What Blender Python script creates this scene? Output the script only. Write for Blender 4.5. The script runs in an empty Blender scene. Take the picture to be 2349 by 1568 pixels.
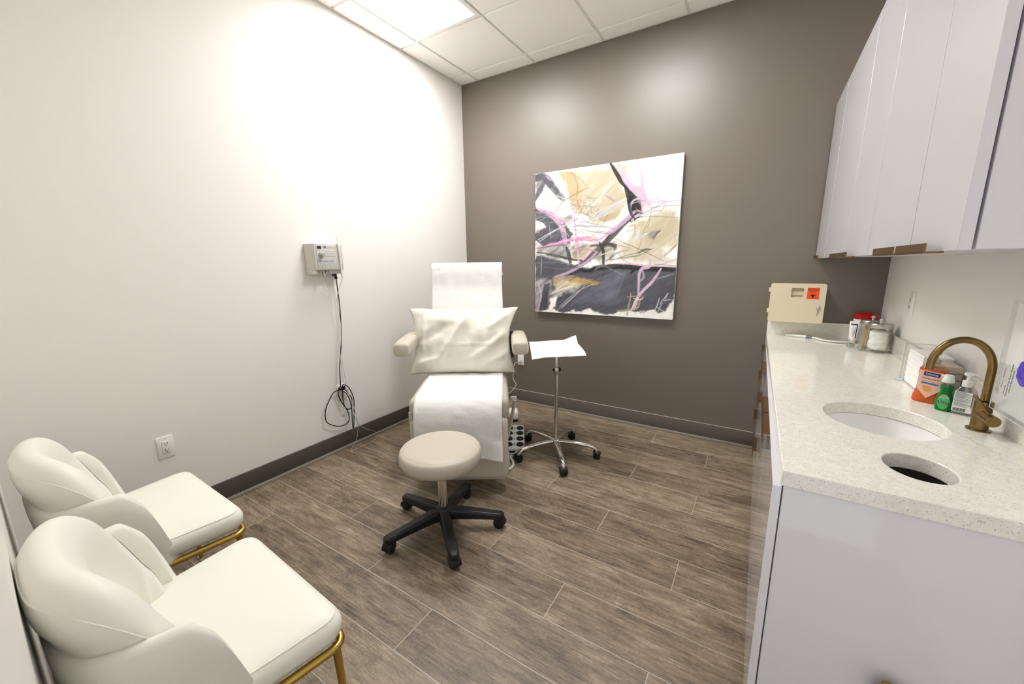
import bpy, bmesh, math, random
import numpy as np
from mathutils import Vector, Matrix, noise
random.seed(7)
S = bpy.context.scene
COL = S.collection
PI = math.pi

# ------------------------------------------------------------------ helpers
def lin(c):
    out = []
    for v in c[:3]:
        v = v / 255.0
        out.append(v / 12.92 if v <= 0.04045 else ((v + 0.055) / 1.055) ** 2.4)
    return (*out, 1.0)

MATS = {}
def mat(name, rgb, rough=0.5, metal=0.0, bump=None, trans=0.0, ior=1.45, coat=0.0, aniso=0.0, spec=0.5, sss=0.0, sheen=0.0):
    if name in MATS: return MATS[name]
    m = bpy.data.materials.new(name); m.use_nodes = True
    nt = m.node_tree; b = nt.nodes['Principled BSDF']
    b.inputs['Base Color'].default_value = lin(rgb)
    b.inputs['Roughness'].default_value = rough
    b.inputs['Metallic'].default_value = metal
    b.inputs['Transmission Weight'].default_value = trans
    b.inputs['IOR'].default_value = ior
    b.inputs['Coat Weight'].default_value = coat
    b.inputs['Specular IOR Level'].default_value = spec
    if sheen: b.inputs['Sheen Weight'].default_value = sheen
    if bump:
        sc, st = bump[0], bump[1]
        tc = nt.nodes.new('ShaderNodeTexCoord')
        n = nt.nodes.new('ShaderNodeTexNoise'); n.inputs['Scale'].default_value = sc; n.inputs['Detail'].default_value = 4
        bp = nt.nodes.new('ShaderNodeBump'); bp.inputs['Strength'].default_value = st
        bp.inputs['Distance'].default_value = bump[2] if len(bump) > 2 else 0.002
        nt.links.new(tc.outputs['Object'], n.inputs['Vector'])
        nt.links.new(n.outputs['Fac'], bp.inputs['Height'])
        nt.links.new(bp.outputs['Normal'], b.inputs['Normal'])
    MATS[name] = m
    return m

def clear_mat(name, rgb=(252, 253, 253), refl=0.03, rough=0.03):
    """thin clear plastic: mostly straight-through, a little gloss"""
    if name in MATS: return MATS[name]
    m = bpy.data.materials.new(name); m.use_nodes = True
    nt = m.node_tree; nt.nodes.clear()
    out = nt.nodes.new('ShaderNodeOutputMaterial')
    tr = nt.nodes.new('ShaderNodeBsdfTransparent'); tr.inputs['Color'].default_value = lin(rgb)
    gl = nt.nodes.new('ShaderNodeBsdfGlossy'); gl.inputs['Roughness'].default_value = rough
    lw = nt.nodes.new('ShaderNodeLayerWeight'); lw.inputs['Blend'].default_value = 0.35
    mp = nt.nodes.new('ShaderNodeMapRange'); mp.inputs['To Min'].default_value = refl; mp.inputs['To Max'].default_value = 0.22
    mx = nt.nodes.new('ShaderNodeMixShader')
    nt.links.new(lw.outputs['Facing'], mp.inputs['Value'])
    nt.links.new(mp.outputs['Result'], mx.inputs['Fac'])
    nt.links.new(tr.outputs[0], mx.inputs[1]); nt.links.new(gl.outputs[0], mx.inputs[2])
    nt.links.new(mx.outputs[0], out.inputs['Surface'])
    MATS[name] = m
    return m

def tagp(o, label, cat, group=None, kind=None):
    o['label'] = label; o['category'] = cat
    if group: o['group'] = group
    if kind: o['kind'] = kind
    return o

def thing(name, label, cat, loc=(0, 0, 0), rotz=0.0, group=None):
    o = bpy.data.objects.new(name, None); COL.objects.link(o)
    o.empty_display_size = 0.05
    o.location = loc; o.rotation_euler = (0, 0, rotz)
    return tagp(o, label, cat, group)

def finish(bm, name, material, parent=None, smooth=True, bevel=0.0, seg=2, sub=0, solid=0.0, angle=40):
    bmesh.ops.recalc_face_normals(bm, faces=bm.faces)
    me = bpy.data.meshes.new(name); bm.to_mesh(me); bm.free()
    return link(me, name, material, parent, smooth, bevel, seg, sub, solid, angle)

def link(me, name, material, parent=None, smooth=True, bevel=0.0, seg=2, sub=0, solid=0.0, angle=40):
    if material is not None and not me.materials: me.materials.append(material)
    if smooth:
        me.polygons.foreach_set('use_smooth', [True] * len(me.polygons))
        me.set_sharp_from_angle(angle=math.radians(angle))
    o = bpy.data.objects.new(name, me); COL.objects.link(o)
    if parent: o.parent = parent
    if solid:
        md = o.modifiers.new('solid', 'SOLIDIFY'); md.thickness = solid; md.offset = 0
    if bevel:
        md = o.modifiers.new('bevel', 'BEVEL'); md.width = bevel; md.segments = seg; md.limit_method = 'ANGLE'; md.angle_limit = math.radians(35)
    if sub:
        md = o.modifiers.new('sub', 'SUBSURF'); md.levels = sub; md.render_levels = sub
    return o

def BM(): return bmesh.new()

def xf(loc=(0, 0, 0), rot=(0, 0, 0)):
    return Matrix.Translation(loc) @ Matrix.Rotation(rot[2], 4, 'Z') @ Matrix.Rotation(rot[1], 4, 'Y') @ Matrix.Rotation(rot[0], 4, 'X')

def box(bm, size, loc, rot=(0, 0, 0), bev=0.0, seg=2):
    t = bmesh.new(); bmesh.ops.create_cube(t, size=1.0)
    bmesh.ops.scale(t, vec=size, verts=t.verts)
    if bev: bmesh.ops.bevel(t, geom=list(t.edges), offset=bev, segments=seg, profile=0.5, affect='EDGES')
    bmesh.ops.transform(t, matrix=xf(loc, rot), verts=t.verts)
    merge(bm, t); return bm

def bx(bm, x0, x1, y0, y1, z0, z1, bev=0.0, seg=2):
    return box(bm, (abs(x1 - x0), abs(y1 - y0), abs(z1 - z0)), ((x0 + x1) / 2, (y0 + y1) / 2, (z0 + z1) / 2), bev=bev, seg=seg)

def merge(bm, t):
    me = bpy.data.meshes.new('tmp'); t.to_mesh(me); t.free(); bm.from_mesh(me); bpy.data.meshes.remove(me)

def rings(bm, rs, cap0=True, cap1=True, closed=True):
    vs = [[bm.verts.new(p) for p in r] for r in rs]
    n = len(vs[0])
    for a, b in zip(vs[:-1], vs[1:]):
        for i in range(n if closed else n - 1):
            j = (i + 1) % n
            bm.faces.new((a[i], a[j], b[j], b[i]))
    if cap0 and closed: bm.faces.new(list(reversed(vs[0])))
    if cap1 and closed: bm.faces.new(vs[-1])
    return vs

def lathe(bm, prof, loc=(0, 0, 0), n=32, rot=(0, 0, 0), sx=1.0, sy=1.0, cap0=True, cap1=True):
    t = bmesh.new()
    rs = [[(r * math.cos(2 * PI * i / n) * sx, r * math.sin(2 * PI * i / n) * sy, z) for i in range(n)] for r, z in prof]
    rings(t, rs, cap0, cap1)
    bmesh.ops.transform(t, matrix=xf(loc, rot), verts=t.verts)
    merge(bm, t); return bm

def smoothpath(pts, k=6):
    P = [Vector(p) for p in pts]
    if len(P) < 3: return P
    out = []
    for i in range(len(P) - 1):
        p0 = P[max(i - 1, 0)]; p1 = P[i]; p2 = P[i + 1]; p3 = P[min(i + 2, len(P) - 1)]
        for s in range(k):
            t = s / k
            out.append(0.5 * ((2 * p1) + (p2 - p0) * t + (2 * p0 - 5 * p1 + 4 * p2 - p3) * t * t + (3 * p1 - p0 - 3 * p2 + p3) * t ** 3))
    out.append(P[-1]); return out

def tube(bm, pts, r, n=10, k=6, smooth=True, r2=None, sec=None):
    P = smoothpath(pts, k) if smooth else [Vector(p) for p in pts]
    rs = []; up = None
    for i, p in enumerate(P):
        d = (P[min(i + 1, len(P) - 1)] - P[max(i - 1, 0)]).normalized()
        if up is None:
            up = Vector((0, 0, 1)) if abs(d.z) < 0.9 else Vector((1, 0, 0))
        a = d.cross(up)
        if a.length < 1e-6: a = d.orthogonal()
        a.normalize(); b = a.cross(d).normalized(); up = b
        f = i / max(len(P) - 1, 1)
        rr = r if r2 is None else r + (r2 - r) * f
        ra, rb = (rr, rr) if sec is None else (sec(f))
        rs.append([p + a * (ra * math.cos(2 * PI * j / n)) + b * (rb * math.sin(2 * PI * j / n)) for j in range(n)])
    rings(bm, rs); return bm

def cyl(bm, p0, p1, r, n=20, r2=None):
    return tube(bm, [p0, p1], r, n=n, smooth=False, r2=r2)

def prism(bm, poly, z0, z1):
    a = [bm.verts.new((x, y, z0)) for x, y in poly]; b = [bm.verts.new((x, y, z1)) for x, y in poly]
    n = len(poly)
    for i in range(n): bm.faces.new((a[i], a[(i + 1) % n], b[(i + 1) % n], b[i]))
    bm.faces.new(list(reversed(a))); bm.faces.new(b); return bm

def rrect(w, h, r, n=5, cx=0, cy=0):
    out = []
    for (sx, sy, a0) in ((1, 1, 0), (-1, 1, 90), (-1, -1, 180), (1, -1, 270)):
        for i in range(n + 1):
            a = math.radians(a0 + 90 * i / n)
            out.append((cx + sx * (w / 2 - r) + r * math.cos(a), cy + sy * (h / 2 - r) + r * math.sin(a)))
    return out

DG = None
def text_mesh(body, size, ext=0.0002, align='CENTER', sx=1.0, bold=0.0):
    cu = bpy.data.curves.new('t', 'FONT'); cu.body = body; cu.size = size; cu.extrude = ext
    cu.align_x = align; cu.align_y = 'CENTER'; cu.resolution_u = 3; cu.offset = bold
    o = bpy.data.objects.new('t', cu); COL.objects.link(o)
    dg = bpy.context.evaluated_depsgraph_get(); dg.update()
    me = bpy.data.meshes.new_from_object(o.evaluated_get(dg))
    bpy.data.objects.remove(o); bpy.data.curves.remove(cu)
    if sx != 1.0: me.transform(Matrix.Diagonal((sx, 1, 1, 1)))
    me.materials.clear()
    return me

def wallframe(x, y, z):
    """text lying in local XY -> standing in local XZ facing -Y at the given local point"""
    return Matrix.Translation((x, y, z)) @ Matrix.Rotation(PI / 2, 4, 'X')

def text(bodylist, name, material, parent, M):
    """several lines as one part; bodylist: (body, size, x, y, sx, align)"""
    bm = bmesh.new()
    for body, size, x, y, sx, al in bodylist:
        me = text_mesh(body, size, align=al, sx=sx, bold=0.0)
        me.transform(Matrix.Translation((x, y, 0))); bm.from_mesh(me); bpy.data.meshes.remove(me)
    bm.transform(M)
    me = bpy.data.meshes.new(name); bm.to_mesh(me); bm.free()
    return link(me, name, material, parent, smooth=False)

def struct(o):
    o['kind'] = 'structure'; return o

def copy_tree(root):
    r = root.copy(); COL.objects.link(r)
    for ch in list(root.children):
        c = ch.copy(); COL.objects.link(c); c.parent = r
        for g in list(ch.children):
            d = g.copy(); COL.objects.link(d); d.parent = c
    return r

# ------------------------------------------------------------------ node helper
class NT:
    def __init__(s, m): s.nt = m.node_tree; s.n = s.nt.nodes; s.l = s.nt.links
    def add(s, t, **k):
        n = s.n.new(t)
        for a, b in k.items(): setattr(n, a, b)
        return n
    def math(s, op, a, b=None, c=None):
        n = s.add('ShaderNodeMath', operation=op)
        for i, v in enumerate((a, b, c)):
            if v is None: continue
            if isinstance(v, (int, float)): n.inputs[i].default_value = v
            else: s.l.new(v, n.inputs[i])
        return n.outputs[0]
    def comb(s, x, y, z):
        n = s.add('ShaderNodeCombineXYZ')
        for i, v in enumerate((x, y, z)):
            if isinstance(v, (int, float)): n.inputs[i].default_value = v
            else: s.l.new(v, n.inputs[i])
        return n.outputs[0]
    def noise(s, vec, scale, detail=4, rough=0.5, dist=0.0):
        n = s.add('ShaderNodeTexNoise'); n.inputs['Scale'].default_value = scale; n.inputs['Detail'].default_value = detail
        n.inputs['Roughness'].default_value = rough; n.inputs['Distortion'].default_value = dist
        s.l.new(vec, n.inputs['Vector']); return n.outputs['Fac']
    def ramp(s, fac, stops):
        n = s.add('ShaderNodeValToRGB'); e = n.color_ramp.elements
        while len(e) < len(stops): e.new(0.5)
        for i, (p, c) in enumerate(stops): e[i].position = p; e[i].color = lin(c)
        s.l.new(fac, n.inputs[0]); return n.outputs[0]
    def mix(s, fac, a, b, blend='MIX'):
        n = s.add('ShaderNodeMix', data_type='RGBA', blend_type=blend)
        ins = {'f': n.inputs[0], 'a': n.inputs[6], 'b': n.inputs[7]}
        for k, v in (('f', fac), ('a', a), ('b', b)):
            if isinstance(v, (int, float)): ins[k].default_value = v
            elif isinstance(v, tuple): ins[k].default_value = lin(v)
            else: s.l.new(v, ins[k])
        return n.outputs[2]

# ------------------------------------------------------------------ materials
W_PAINT = mat('white_wall_paint', (237, 235, 231), 0.55, bump=(220, 0.04))
G_PAINT = mat('taupe_wall_paint', (111, 102, 92), 0.42, bump=(260, 0.10, 0.0015), spec=1.0)
CEIL = mat('ceiling_tile', (246, 243, 238), 0.9, bump=(400, 0.05))
GRID = mat('ceiling_grid_metal', (232, 230, 224), 0.5)
RUBBER = mat('dark_rubber_base', (82, 76, 69), 0.5)
STRIP = mat('metal_floor_strip', (168, 162, 153), 0.35, metal=0.4)
CAB = mat('white_gloss_laminate', (226, 225, 231), 0.05, spec=0.5, coat=0.3)
CABIN = mat('cabinet_carcass', (205, 203, 208), 0.5)
DARK = mat('dark_gap', (25, 23, 22), 0.8)
BRASS = mat('brushed_bronze', (136, 112, 70), 0.27, metal=1.0)
PULL = mat('bronze_pull', (128, 100, 66), 0.4, metal=1.0)
GOLD = mat('satin_gold', (196, 164, 84), 0.3, metal=1.0)
CHROME = mat('chrome', (215, 213, 208), 0.12, metal=1.0)
STEEL = mat('brushed_steel', (190, 187, 180), 0.28, metal=1.0)
BLACK = mat('black_plastic', (22, 22, 23), 0.42)
BLACKR = mat('black_rubber', (14, 14, 14), 0.6)
CREAM = mat('cream_leatherette', (240, 239, 230), 0.42, bump=(500, 0.05), spec=0.4)
BEIGE = mat('beige_vinyl', (190, 183, 170), 0.42, bump=(600, 0.05), spec=0.4)
PAPER = mat('white_paper', (226, 225, 223), 0.85, bump=(70, 0.4, 0.004))
PAPERP = mat('plain_white_paper', (248, 248, 246), 0.8)
LINEN = mat('white_pillowcase', (230, 228, 217), 0.75, bump=(35, 0.3, 0.004))
WPLAS = mat('white_plastic', (240, 240, 236), 0.35)
GPLAS = mat('light_grey_plastic', (206, 203, 196), 0.4)
GPLAS2 = mat('grey_plastic', (165, 163, 158), 0.4)
CERAM = mat('white_ceramic', (244, 244, 242), 0.08)
IVORY = mat('ivory_plastic', (228, 217, 188), 0.38)
RED = mat('red_plastic', (170, 18, 24), 0.3)
NAVY = mat('navy_print', (44, 42, 122), 0.5)
INK = mat('black_print', (30, 30, 34), 0.6)
GREYINK = mat('grey_print', (140, 140, 145), 0.6)
BLUEINK = mat('blue_print', (74, 120, 205), 0.6)
ORANGE = mat('orange_label', (250, 92, 34), 0.5)
CLEAR = clear_mat('clear_acrylic')
GLASS = clear_mat('clear_glass', (252, 253, 252), 0.02)
WOODST = mat('pale_wood', (222, 190, 140), 0.6)
COTTON = mat('cotton', (250, 250, 246), 0.95, bump=(90, 0.6, 0.004))
PURPLE = mat('purple_nitrile', (98, 74, 214), 0.5)
CABLEG = mat('grey_cable', (188, 184, 178), 0.45)

# wood-look plank tiles
def floor_mat():
    m = bpy.data.materials.new('wood_look_tile'); m.use_nodes = True; n = NT(m)
    b = n.n['Principled BSDF']
    g = n.add('ShaderNodeNewGeometry'); sp = n.add('ShaderNodeSeparateXYZ'); n.l.new(g.outputs['Position'], sp.inputs[0])
    x, y = sp.outputs[0], sp.outputs[1]
    w, L = 0.2045, 1.225
    ry = n.math('DIVIDE', n.math('SUBTRACT', -1.10, y), w)
    row = n.math('FLOOR', ry); fy = n.math('FRACT', n.math('ADD', ry, 50.0))
    off = n.math('MULTIPLY', n.math('FLOORED_MODULO', row, 3.0), 0.41)
    cx = n.math('DIVIDE', n.math('SUBTRACT', n.math('SUBTRACT', x, 1.604), off), L)
    colm = n.math('FLOOR', cx); fx = n.math('FRACT', n.math('ADD', cx, 50.0))
    dx = n.math('MULTIPLY', n.math('MINIMUM', fx, n.math('SUBTRACT', 1.0, fx)), L)
    dy = n.math('MULTIPLY', n.math('MINIMUM', fy, n.math('SUBTRACT', 1.0, fy)), w)
    gd = n.math('MINIMUM', dx, dy)
    gr = n.math('LESS_THAN', gd, 0.0016)
    wn = n.add('ShaderNodeTexWhiteNoise', noise_dimensions='3D'); n.l.new(n.comb(row, colm, 3.0), wn.inputs['Vector'])
    rnd = wn.outputs['Value']
    r10 = n.math('MULTIPLY', rnd, 37.0)
    gx = n.math('ADD', n.math('MULTIPLY', x, 1.3), r10); gy = n.math('MULTIPLY', y, 13.0)
    grain = n.noise(n.comb(n.math('MULTIPLY', gx, 1.5), n.math('MULTIPLY', y, 26.0), r10), 2.0, 6, 0.6, 0.5)
    fine = n.noise(n.comb(n.math('MULTIPLY', gx, 5.0), n.math('MULTIPLY', y, 190.0), r10), 1.4, 5, 0.65, 0.3)
    blot = n.noise(n.comb(n.math('MULTIPLY', gx, 1.6), n.math('MULTIPLY', y, 6.0), r10), 2.4, 8, 0.68, 1.0)
    mott = n.noise(n.comb(n.math('ADD', n.math('MULTIPLY', x, 1.0), r10), n.math('MULTIPLY', y, 1.8), r10), 75.0, 4, 0.6, 0.0)
    v = n.math('ADD', n.math('MULTIPLY', grain, 0.24), n.math('MULTIPLY', fine, 0.28))
    v = n.math('ADD', v, n.math('MULTIPLY', mott, 0.15))
    v = n.math('ADD', v, n.math('MULTIPLY', blot, 0.33))
    v = n.math('ADD', v, n.math('MULTIPLY', n.math('SUBTRACT', rnd, 0.5), 0.07))
    col = n.ramp(v, [(0.375, (70, 59, 48)), (0.45, (107, 93, 77)), (0.51, (132, 117, 98)), (0.57, (156, 141, 120)), (0.67, (194, 181, 159))])
    col = n.mix(gr, col, (178, 170, 158))
    n.l.new(col, b.inputs['Base Color'])
    rr = n.math('ADD', 0.30, n.math('MULTIPLY', fine, 0.22)); n.l.new(rr, b.inputs['Roughness'])
    bp = n.add('ShaderNodeBump'); bp.inputs['Strength'].default_value = 0.25; bp.inputs['Distance'].default_value = 0.002
    h = n.math('SUBTRACT', fine, n.math('MULTIPLY', gr, 1.0)); n.l.new(h, bp.inputs['Height']); n.l.new(bp.outputs[0], b.inputs['Normal'])
    return m
FLOOR = floor_mat()

def quartz_mat():
    m = bpy.data.materials.new('speckled_quartz'); m.use_nodes = True; n = NT(m); b = n.n['Principled BSDF']
    tc = n.add('ShaderNodeNewGeometry')
    def specks(scale, thr, seed):
        mp = n.add('ShaderNodeMapping'); mp.inputs['Location'].default_value = (seed, seed * 2, seed * 3); n.l.new(tc.outputs['Position'], mp.inputs[0])
        v = n.add('ShaderNodeTexVoronoi'); v.inputs['Scale'].default_value = scale; n.l.new(mp.outputs[0], v.inputs['Vector'])
        sc = n.add('ShaderNodeSeparateColor'); n.l.new(v.outputs['Color'], sc.inputs[0])
        return n.math('MULTIPLY', n.math('LESS_THAN', v.outputs['Distance'], n.math('MULTIPLY', sc.outputs[1], 0.42)), n.math('LESS_THAN', sc.outputs[0], thr))
    base = n.ramp(n.noise(tc.outputs['Position'], 60, 5), [(0.35, (232, 230, 221)), (0.65, (241, 240, 233))])
    c = n.mix(n.math('MULTIPLY', specks(235, 0.35, 0.0), 0.5), base, (150, 142, 126))
    c = n.mix(n.math('MULTIPLY', specks(340, 0.25, 5.1), 0.6), c, (112, 104, 92))
    c = n.mix(n.math('MULTIPLY', specks(290, 0.22, 9.7), 0.8), c, (252, 252, 250))
    n.l.new(c, b.inputs['Base Color']); b.inputs['Roughness'].default_value = 0.13
    return m
QUARTZ = quartz_mat()

def emit_mat(name, rgb, strength):
    m = bpy.data.materials.new(name); m.use_nodes = True; nt = m.node_tree; nt.nodes.clear()
    o = nt.nodes.new('ShaderNodeOutputMaterial'); e = nt.nodes.new('ShaderNodeEmission')
    e.inputs['Color'].default_value = lin(rgb); e.inputs['Strength'].default_value = strength
    nt.links.new(e.outputs[0], o.inputs[0]); return m

# ------------------------------------------------------------------ room
HC, WX, YB = 3.088, 3.294, -3.45
def nearY(x): return -3.18 - 0.062 * x
bm = BM(); bx(bm, -0.12, WX + 0.12, YB, 0.12, -0.08, 0.0); struct(finish(bm, 'floor', FLOOR, smooth=False))
bm = BM(); bx(bm, -0.12, 0, YB, 0.12, 0, HC + 0.15); struct(finish(bm, 'wall_left', W_PAINT, smooth=False))
bm = BM(); bx(bm, 0, WX, 0, 0.12, 0, HC + 0.15); struct(finish(bm, 'wall_back', G_PAINT, smooth=False))
bm = BM(); bx(bm, WX, WX + 0.12, YB, 0.12, 0, HC + 0.15); struct(finish(bm, 'wall_right', W_PAINT, smooth=False))
bm = BM()
def nearseg(x0, x1, z0, z1):
    prism(bm, [(x0, nearY(x0)), (x1, nearY(x1)), (x1, nearY(x1) - 0.1), (x0, nearY(x0) - 0.1)], z0, z1)
nearseg(0, 2.42, 0, HC); nearseg(2.42, 3.22, 2.15, HC); nearseg(3.22, WX, 0, HC)
struct(finish(bm, 'wall_near', W_PAINT, smooth=False))

# ceiling: tegular tiles hanging just below a narrow grid
GX, GY, T = 0.2072, 0.1715, 0.6096
xs = [0.0] + [GX + i * T for i in range(6) if GX + i * T < WX] + [WX]
ys = [0.0] + [-GY - i * T for i in range(7) if -GY - i * T > YB] + [YB]
LIGHTS = [(1, 2), (3, 2)]
bm = BM()
bx(bm, 0, WX, YB, 0.0, HC + 0.006, HC + 0.03)
ceil = struct(finish(bm, 'ceiling', GRID, smooth=False))
bm = BM()
for i in range(len(xs) - 1):
    for j in range(len(ys) - 1):
        if (i, j) in LIGHTS: continue
        x0, x1 = xs[i] + (0.009 if i else 0.02), xs[i + 1] - (0.009 if i < len(xs) - 2 else 0.02)
        y1, y0 = ys[j] - (0.009 if j else 0.02), ys[j + 1] + 0.009
        if x1 - x0 > 0.03 and y1 - y0 > 0.03: bx(bm, x0, x1, y0, y1, HC - 0.004, HC + 0.008, bev=0.003, seg=1)
finish(bm, 'tile_field', CEIL, ceil)
bm = BM()
bx(bm, 0, 0.018, YB, 0, HC, HC + 0.006); bx(bm, 0.018, WX, -0.018, 0, HC, HC + 0.006); bx(bm, WX - 0.018, WX, YB, -0.018, HC, HC + 0.006)
finish(bm, 'wall_angle', mat('grid_white', (225, 222, 215), 0.5), ceil)

# light fixtures
LENS = emit_mat('lit_lens', (255, 253, 250), 9.0)
for k, (i, j) in enumerate(LIGHTS):
    cx, cy = (xs[i] + xs[i + 1]) / 2, (ys[j] + ys[j + 1]) / 2
    t = thing('ceiling_light', ['square recessed ceiling light panel beside the white wall', 'square recessed ceiling light panel nearer the cabinets, above the middle of the room'][k], 'ceiling light', (cx, cy, HC), 0, 'recessed ceiling light panels')
    h = T / 2 - 0.006
    bm = BM()
    for a in range(4):
        R = Matrix.Rotation(a * PI / 2, 4, 'Z')
        tb = bmesh.new(); v = [tb.verts.new(p) for p in ((-h, -h, -0.006), (h, -h, -0.006), (h - 0.03, -h + 0.03, -0.006), (-h + 0.03, -h + 0.03, -0.006), (-h + 0.045, -h + 0.045, 0.03), (h - 0.045, -h + 0.045, 0.03), (-h, -h, 0.004), (h, -h, 0.004))]
        tb.faces.new((v[0], v[1], v[2], v[3])); tb.faces.new((v[3], v[2], v[5], v[4])); tb.faces.new((v[0], v[6], v[7], v[1]))
        tb.transform(R); merge(bm, tb)
    finish(bm, 'frame', WPLAS, t, smooth=False)
    bm = BM(); hh = h - 0.044
    bx(bm, -hh, hh, -hh, hh, 0.005, 0.012)
    finish(bm, 'diffuser', LENS, t, smooth=False)

# baseboards
def base_profile(name, pts_a, pts_b, m): pass
bm = BM(); bx(bm, 0, 0.012, nearY(0), 0, 0.022, 0.132, bev=0.003)
bl = struct(finish(bm, 'baseboard_left', RUBBER))
bm = BM(); bx(bm, 0, 0.022, nearY(0), 0, 0.0, 0.022, bev=0.003); finish(bm, 'floor_strip', STRIP, bl)
bm = BM(); bx(bm, 0.012, 2.76, -0.008, 0, 0.022, 0.130, bev=0.003)
bb = struct(finish(bm, 'baseboard_back', mat('taupe_base', (106, 98, 90), 0.45)))
bm = BM(); bx(bm, 0.022, 2.76, -0.02, 0, 0.0, 0.022, bev=0.003); finish(bm, 'floor_strip', STRIP, bb)
bm = BM(); bx(bm, 0.012, 2.69, -0.0086, -0.0, 0.1295, 0.1325); finish(bm, 'caulk_line', mat('caulk', (176, 168, 158), 0.6), bb, smooth=False)

# ------------------------------------------------------------------ painting
def make_painting():
    x0, x1, z0, z1 = 0.8382, 2.0704, 0.9523, 2.1805
    t = thing('wall_picture', 'large square abstract canvas in slate, white, pink and ochre on the taupe wall', 'painting', (x0, -0.0, z0))
    wd, ht = x1 - x0, z1 - z0
    N = 420
    # homography from the close-up of the painting to canvas (u right, v up)
    src = [(99, 251), (1342, 70), (1258, 1470), (99, 1397)]; dst = [(0, 1), (1, 1), (1, 0), (0, 0)]
    A = []; B = []
    for (sx, sy), (dx, dy) in zip(src, dst):
        A.append([sx, sy, 1, 0, 0, 0, -dx * sx, -dx * sy]); B.append(dx)
        A.append([0, 0, 0, sx, sy, 1, -dy * sx, -dy * sy]); B.append(dy)
    Hm = np.append(np.linalg.solve(np.array(A, float), np.array(B, float)), 1).reshape(3, 3)
    def uv(p):
        q = Hm @ np.array([p[0], p[1], 1.0]); return np.array([q[0] / q[2], q[1] / q[2]])
    jj, ii = np.meshgrid(np.linspace(0, 1, N), np.linspace(0, 1, N))
    U, V = jj, ii
    rng = np.random.default_rng(5)
    def fbm(sx, sy, o=4, ang=0.0):
        c, s = math.cos(ang), math.sin(ang); a = (U * c + V * s) * sx; b = (-U * s + V * c) * sy
        out = np.zeros_like(U); amp = 1.0
        for k in range(o):
            G = rng.random((96, 96)); xi = np.floor(a).astype(int); yi = np.floor(b).astype(int)
            fx = a - xi; fy = b - yi; fx = fx * fx * (3 - 2 * fx); fy = fy * fy * (3 - 2 * fy)
            g = lambda i, j: G[(xi + i) % 96, (yi + j) % 96]
            out += amp * ((g(0, 0) * (1 - fx) + g(1, 0) * fx) * (1 - fy) + (g(0, 1) * (1 - fx) + g(1, 1) * fx) * fy - 0.5)
            a = a * 2.03 + 7; b = b * 2.03 + 3; amp *= 0.55
        return out
    def L(c): return np.array(lin(c)[:3])
    img = np.zeros((N, N, 3)); img[:] = L((243, 242, 238))
    img += (fbm(5, 30, 4)[..., None]) * 0.03
    wob1, wob2 = fbm(9, 9, 6), fbm(9, 9, 6)
    def blend(mask, c): 
        nonlocal img
        img = img * (1 - mask[..., None]) + L(c) * mask[..., None]
    def poly(pts, c, soft=0.02, op=0.95, wob=0.04, dry=0.0, ang=0.6):
        P = np.array([uv(p) for p in pts]); u = U + wob1 * wob; v = V + wob2 * wob
        inside = np.zeros_like(U, bool); dist = np.full_like(U, 9.0)
        for (ax, ay), (bx_, by) in zip(P, np.roll(P, -1, 0)):
            cond = (ay > v) != (by > v)
            with np.errstate(divide='ignore', invalid='ignore'): xi = (bx_ - ax) * (v - ay) / (by - ay + 1e-12) + ax
            inside ^= cond & (u < xi)
            d = np.array([bx_ - ax, by - ay]); tt = np.clip(((u - ax) * d[0] + (v - ay) * d[1]) / (d @ d + 1e-12), 0, 1)
            dist = np.minimum(dist, np.hypot(u - ax - tt * d[0], v - ay - tt * d[1]))
        sd = np.where(inside, dist, -dist)
        m = np.clip(sd / soft + 0.5, 0, 1) * op
        if dry: m = m * np.clip(1.0 - dry * (0.5 + 1.6 * fbm(6, 50, 4, ang)), 0, 1)
        blend(m, c)
    def stroke(pts, c, w, op=0.95, dry=0.0, taper=0.5, wob=0.006):
        P = [Vector((*uv(p), 0)) for p in pts]; P = smoothpath(P, 8) if len(P) > 2 else P
        best = np.full_like(U, 9.0); u = U + wob1 * wob; v = V + wob2 * wob
        n = len(P) - 1; wd_ = w / 1240.0 / 2
        for k in range(n):
            a, b = P[k], P[k + 1]; d = np.array([b.x - a.x, b.y - a.y]); tt = np.clip(((u - a.x) * d[0] + (v - a.y) * d[1]) / (d @ d + 1e-12), 0, 1)
            f = (k + tt) / n; wl = wd_ * (1 - taper * np.abs(2 * f - 1) ** 2) + 0.0004
            best = np.minimum(best, np.hypot(u - a.x - tt * d[0], v - a.y - tt * d[1]) - wl)
        m = np.clip(0.5 - best / 0.0035, 0, 1) * op
        if w < 6: m *= 0.8
        if dry:
            d0 = P[-1] - P[0]; m = m * np.clip(1 - dry * (0.45 + 1.8 * fbm(5, 60, 4, math.atan2(d0.y, d0.x))), 0, 1)
        blend(m, c)
    SL, DK, BE, OC, PK, PL, HP, GR = (72, 73, 84), (24, 24, 27), (184, 172, 144), (190, 164, 112), (204, 172, 188), (160, 150, 168), (232, 134, 180), (136, 138, 146)
    # fields
    poly([(310, 225), (860, 160), (880, 240), (790, 360), (850, 480), (770, 640), (620, 660), (430, 590), (400, 470)], BE, 0.03, 0.95, 0.05, 0.15)
    poly([(310, 225), (440, 250), (500, 420), (490, 590), (420, 600), (380, 420)], (186, 162, 118), 0.02, 0.7)
    poly([(620, 590), (800, 560), (770, 650), (640, 655)], (182, 162, 122), 0.02, 0.7)
    poly([(870, 650), (1320, 540), (1310, 830), (1200, 900), (1280, 990), (820, 985), (790, 880), (960, 760)], (196, 187, 160), 0.04, 0.95, 0.06, 0.15)
    poly([(1000, 640), (1180, 610), (1310, 560), (1300, 760), (1150, 880), (1000, 840)], (186, 174, 142), 0.04, 0.7, 0.07, 0.3)
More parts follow.
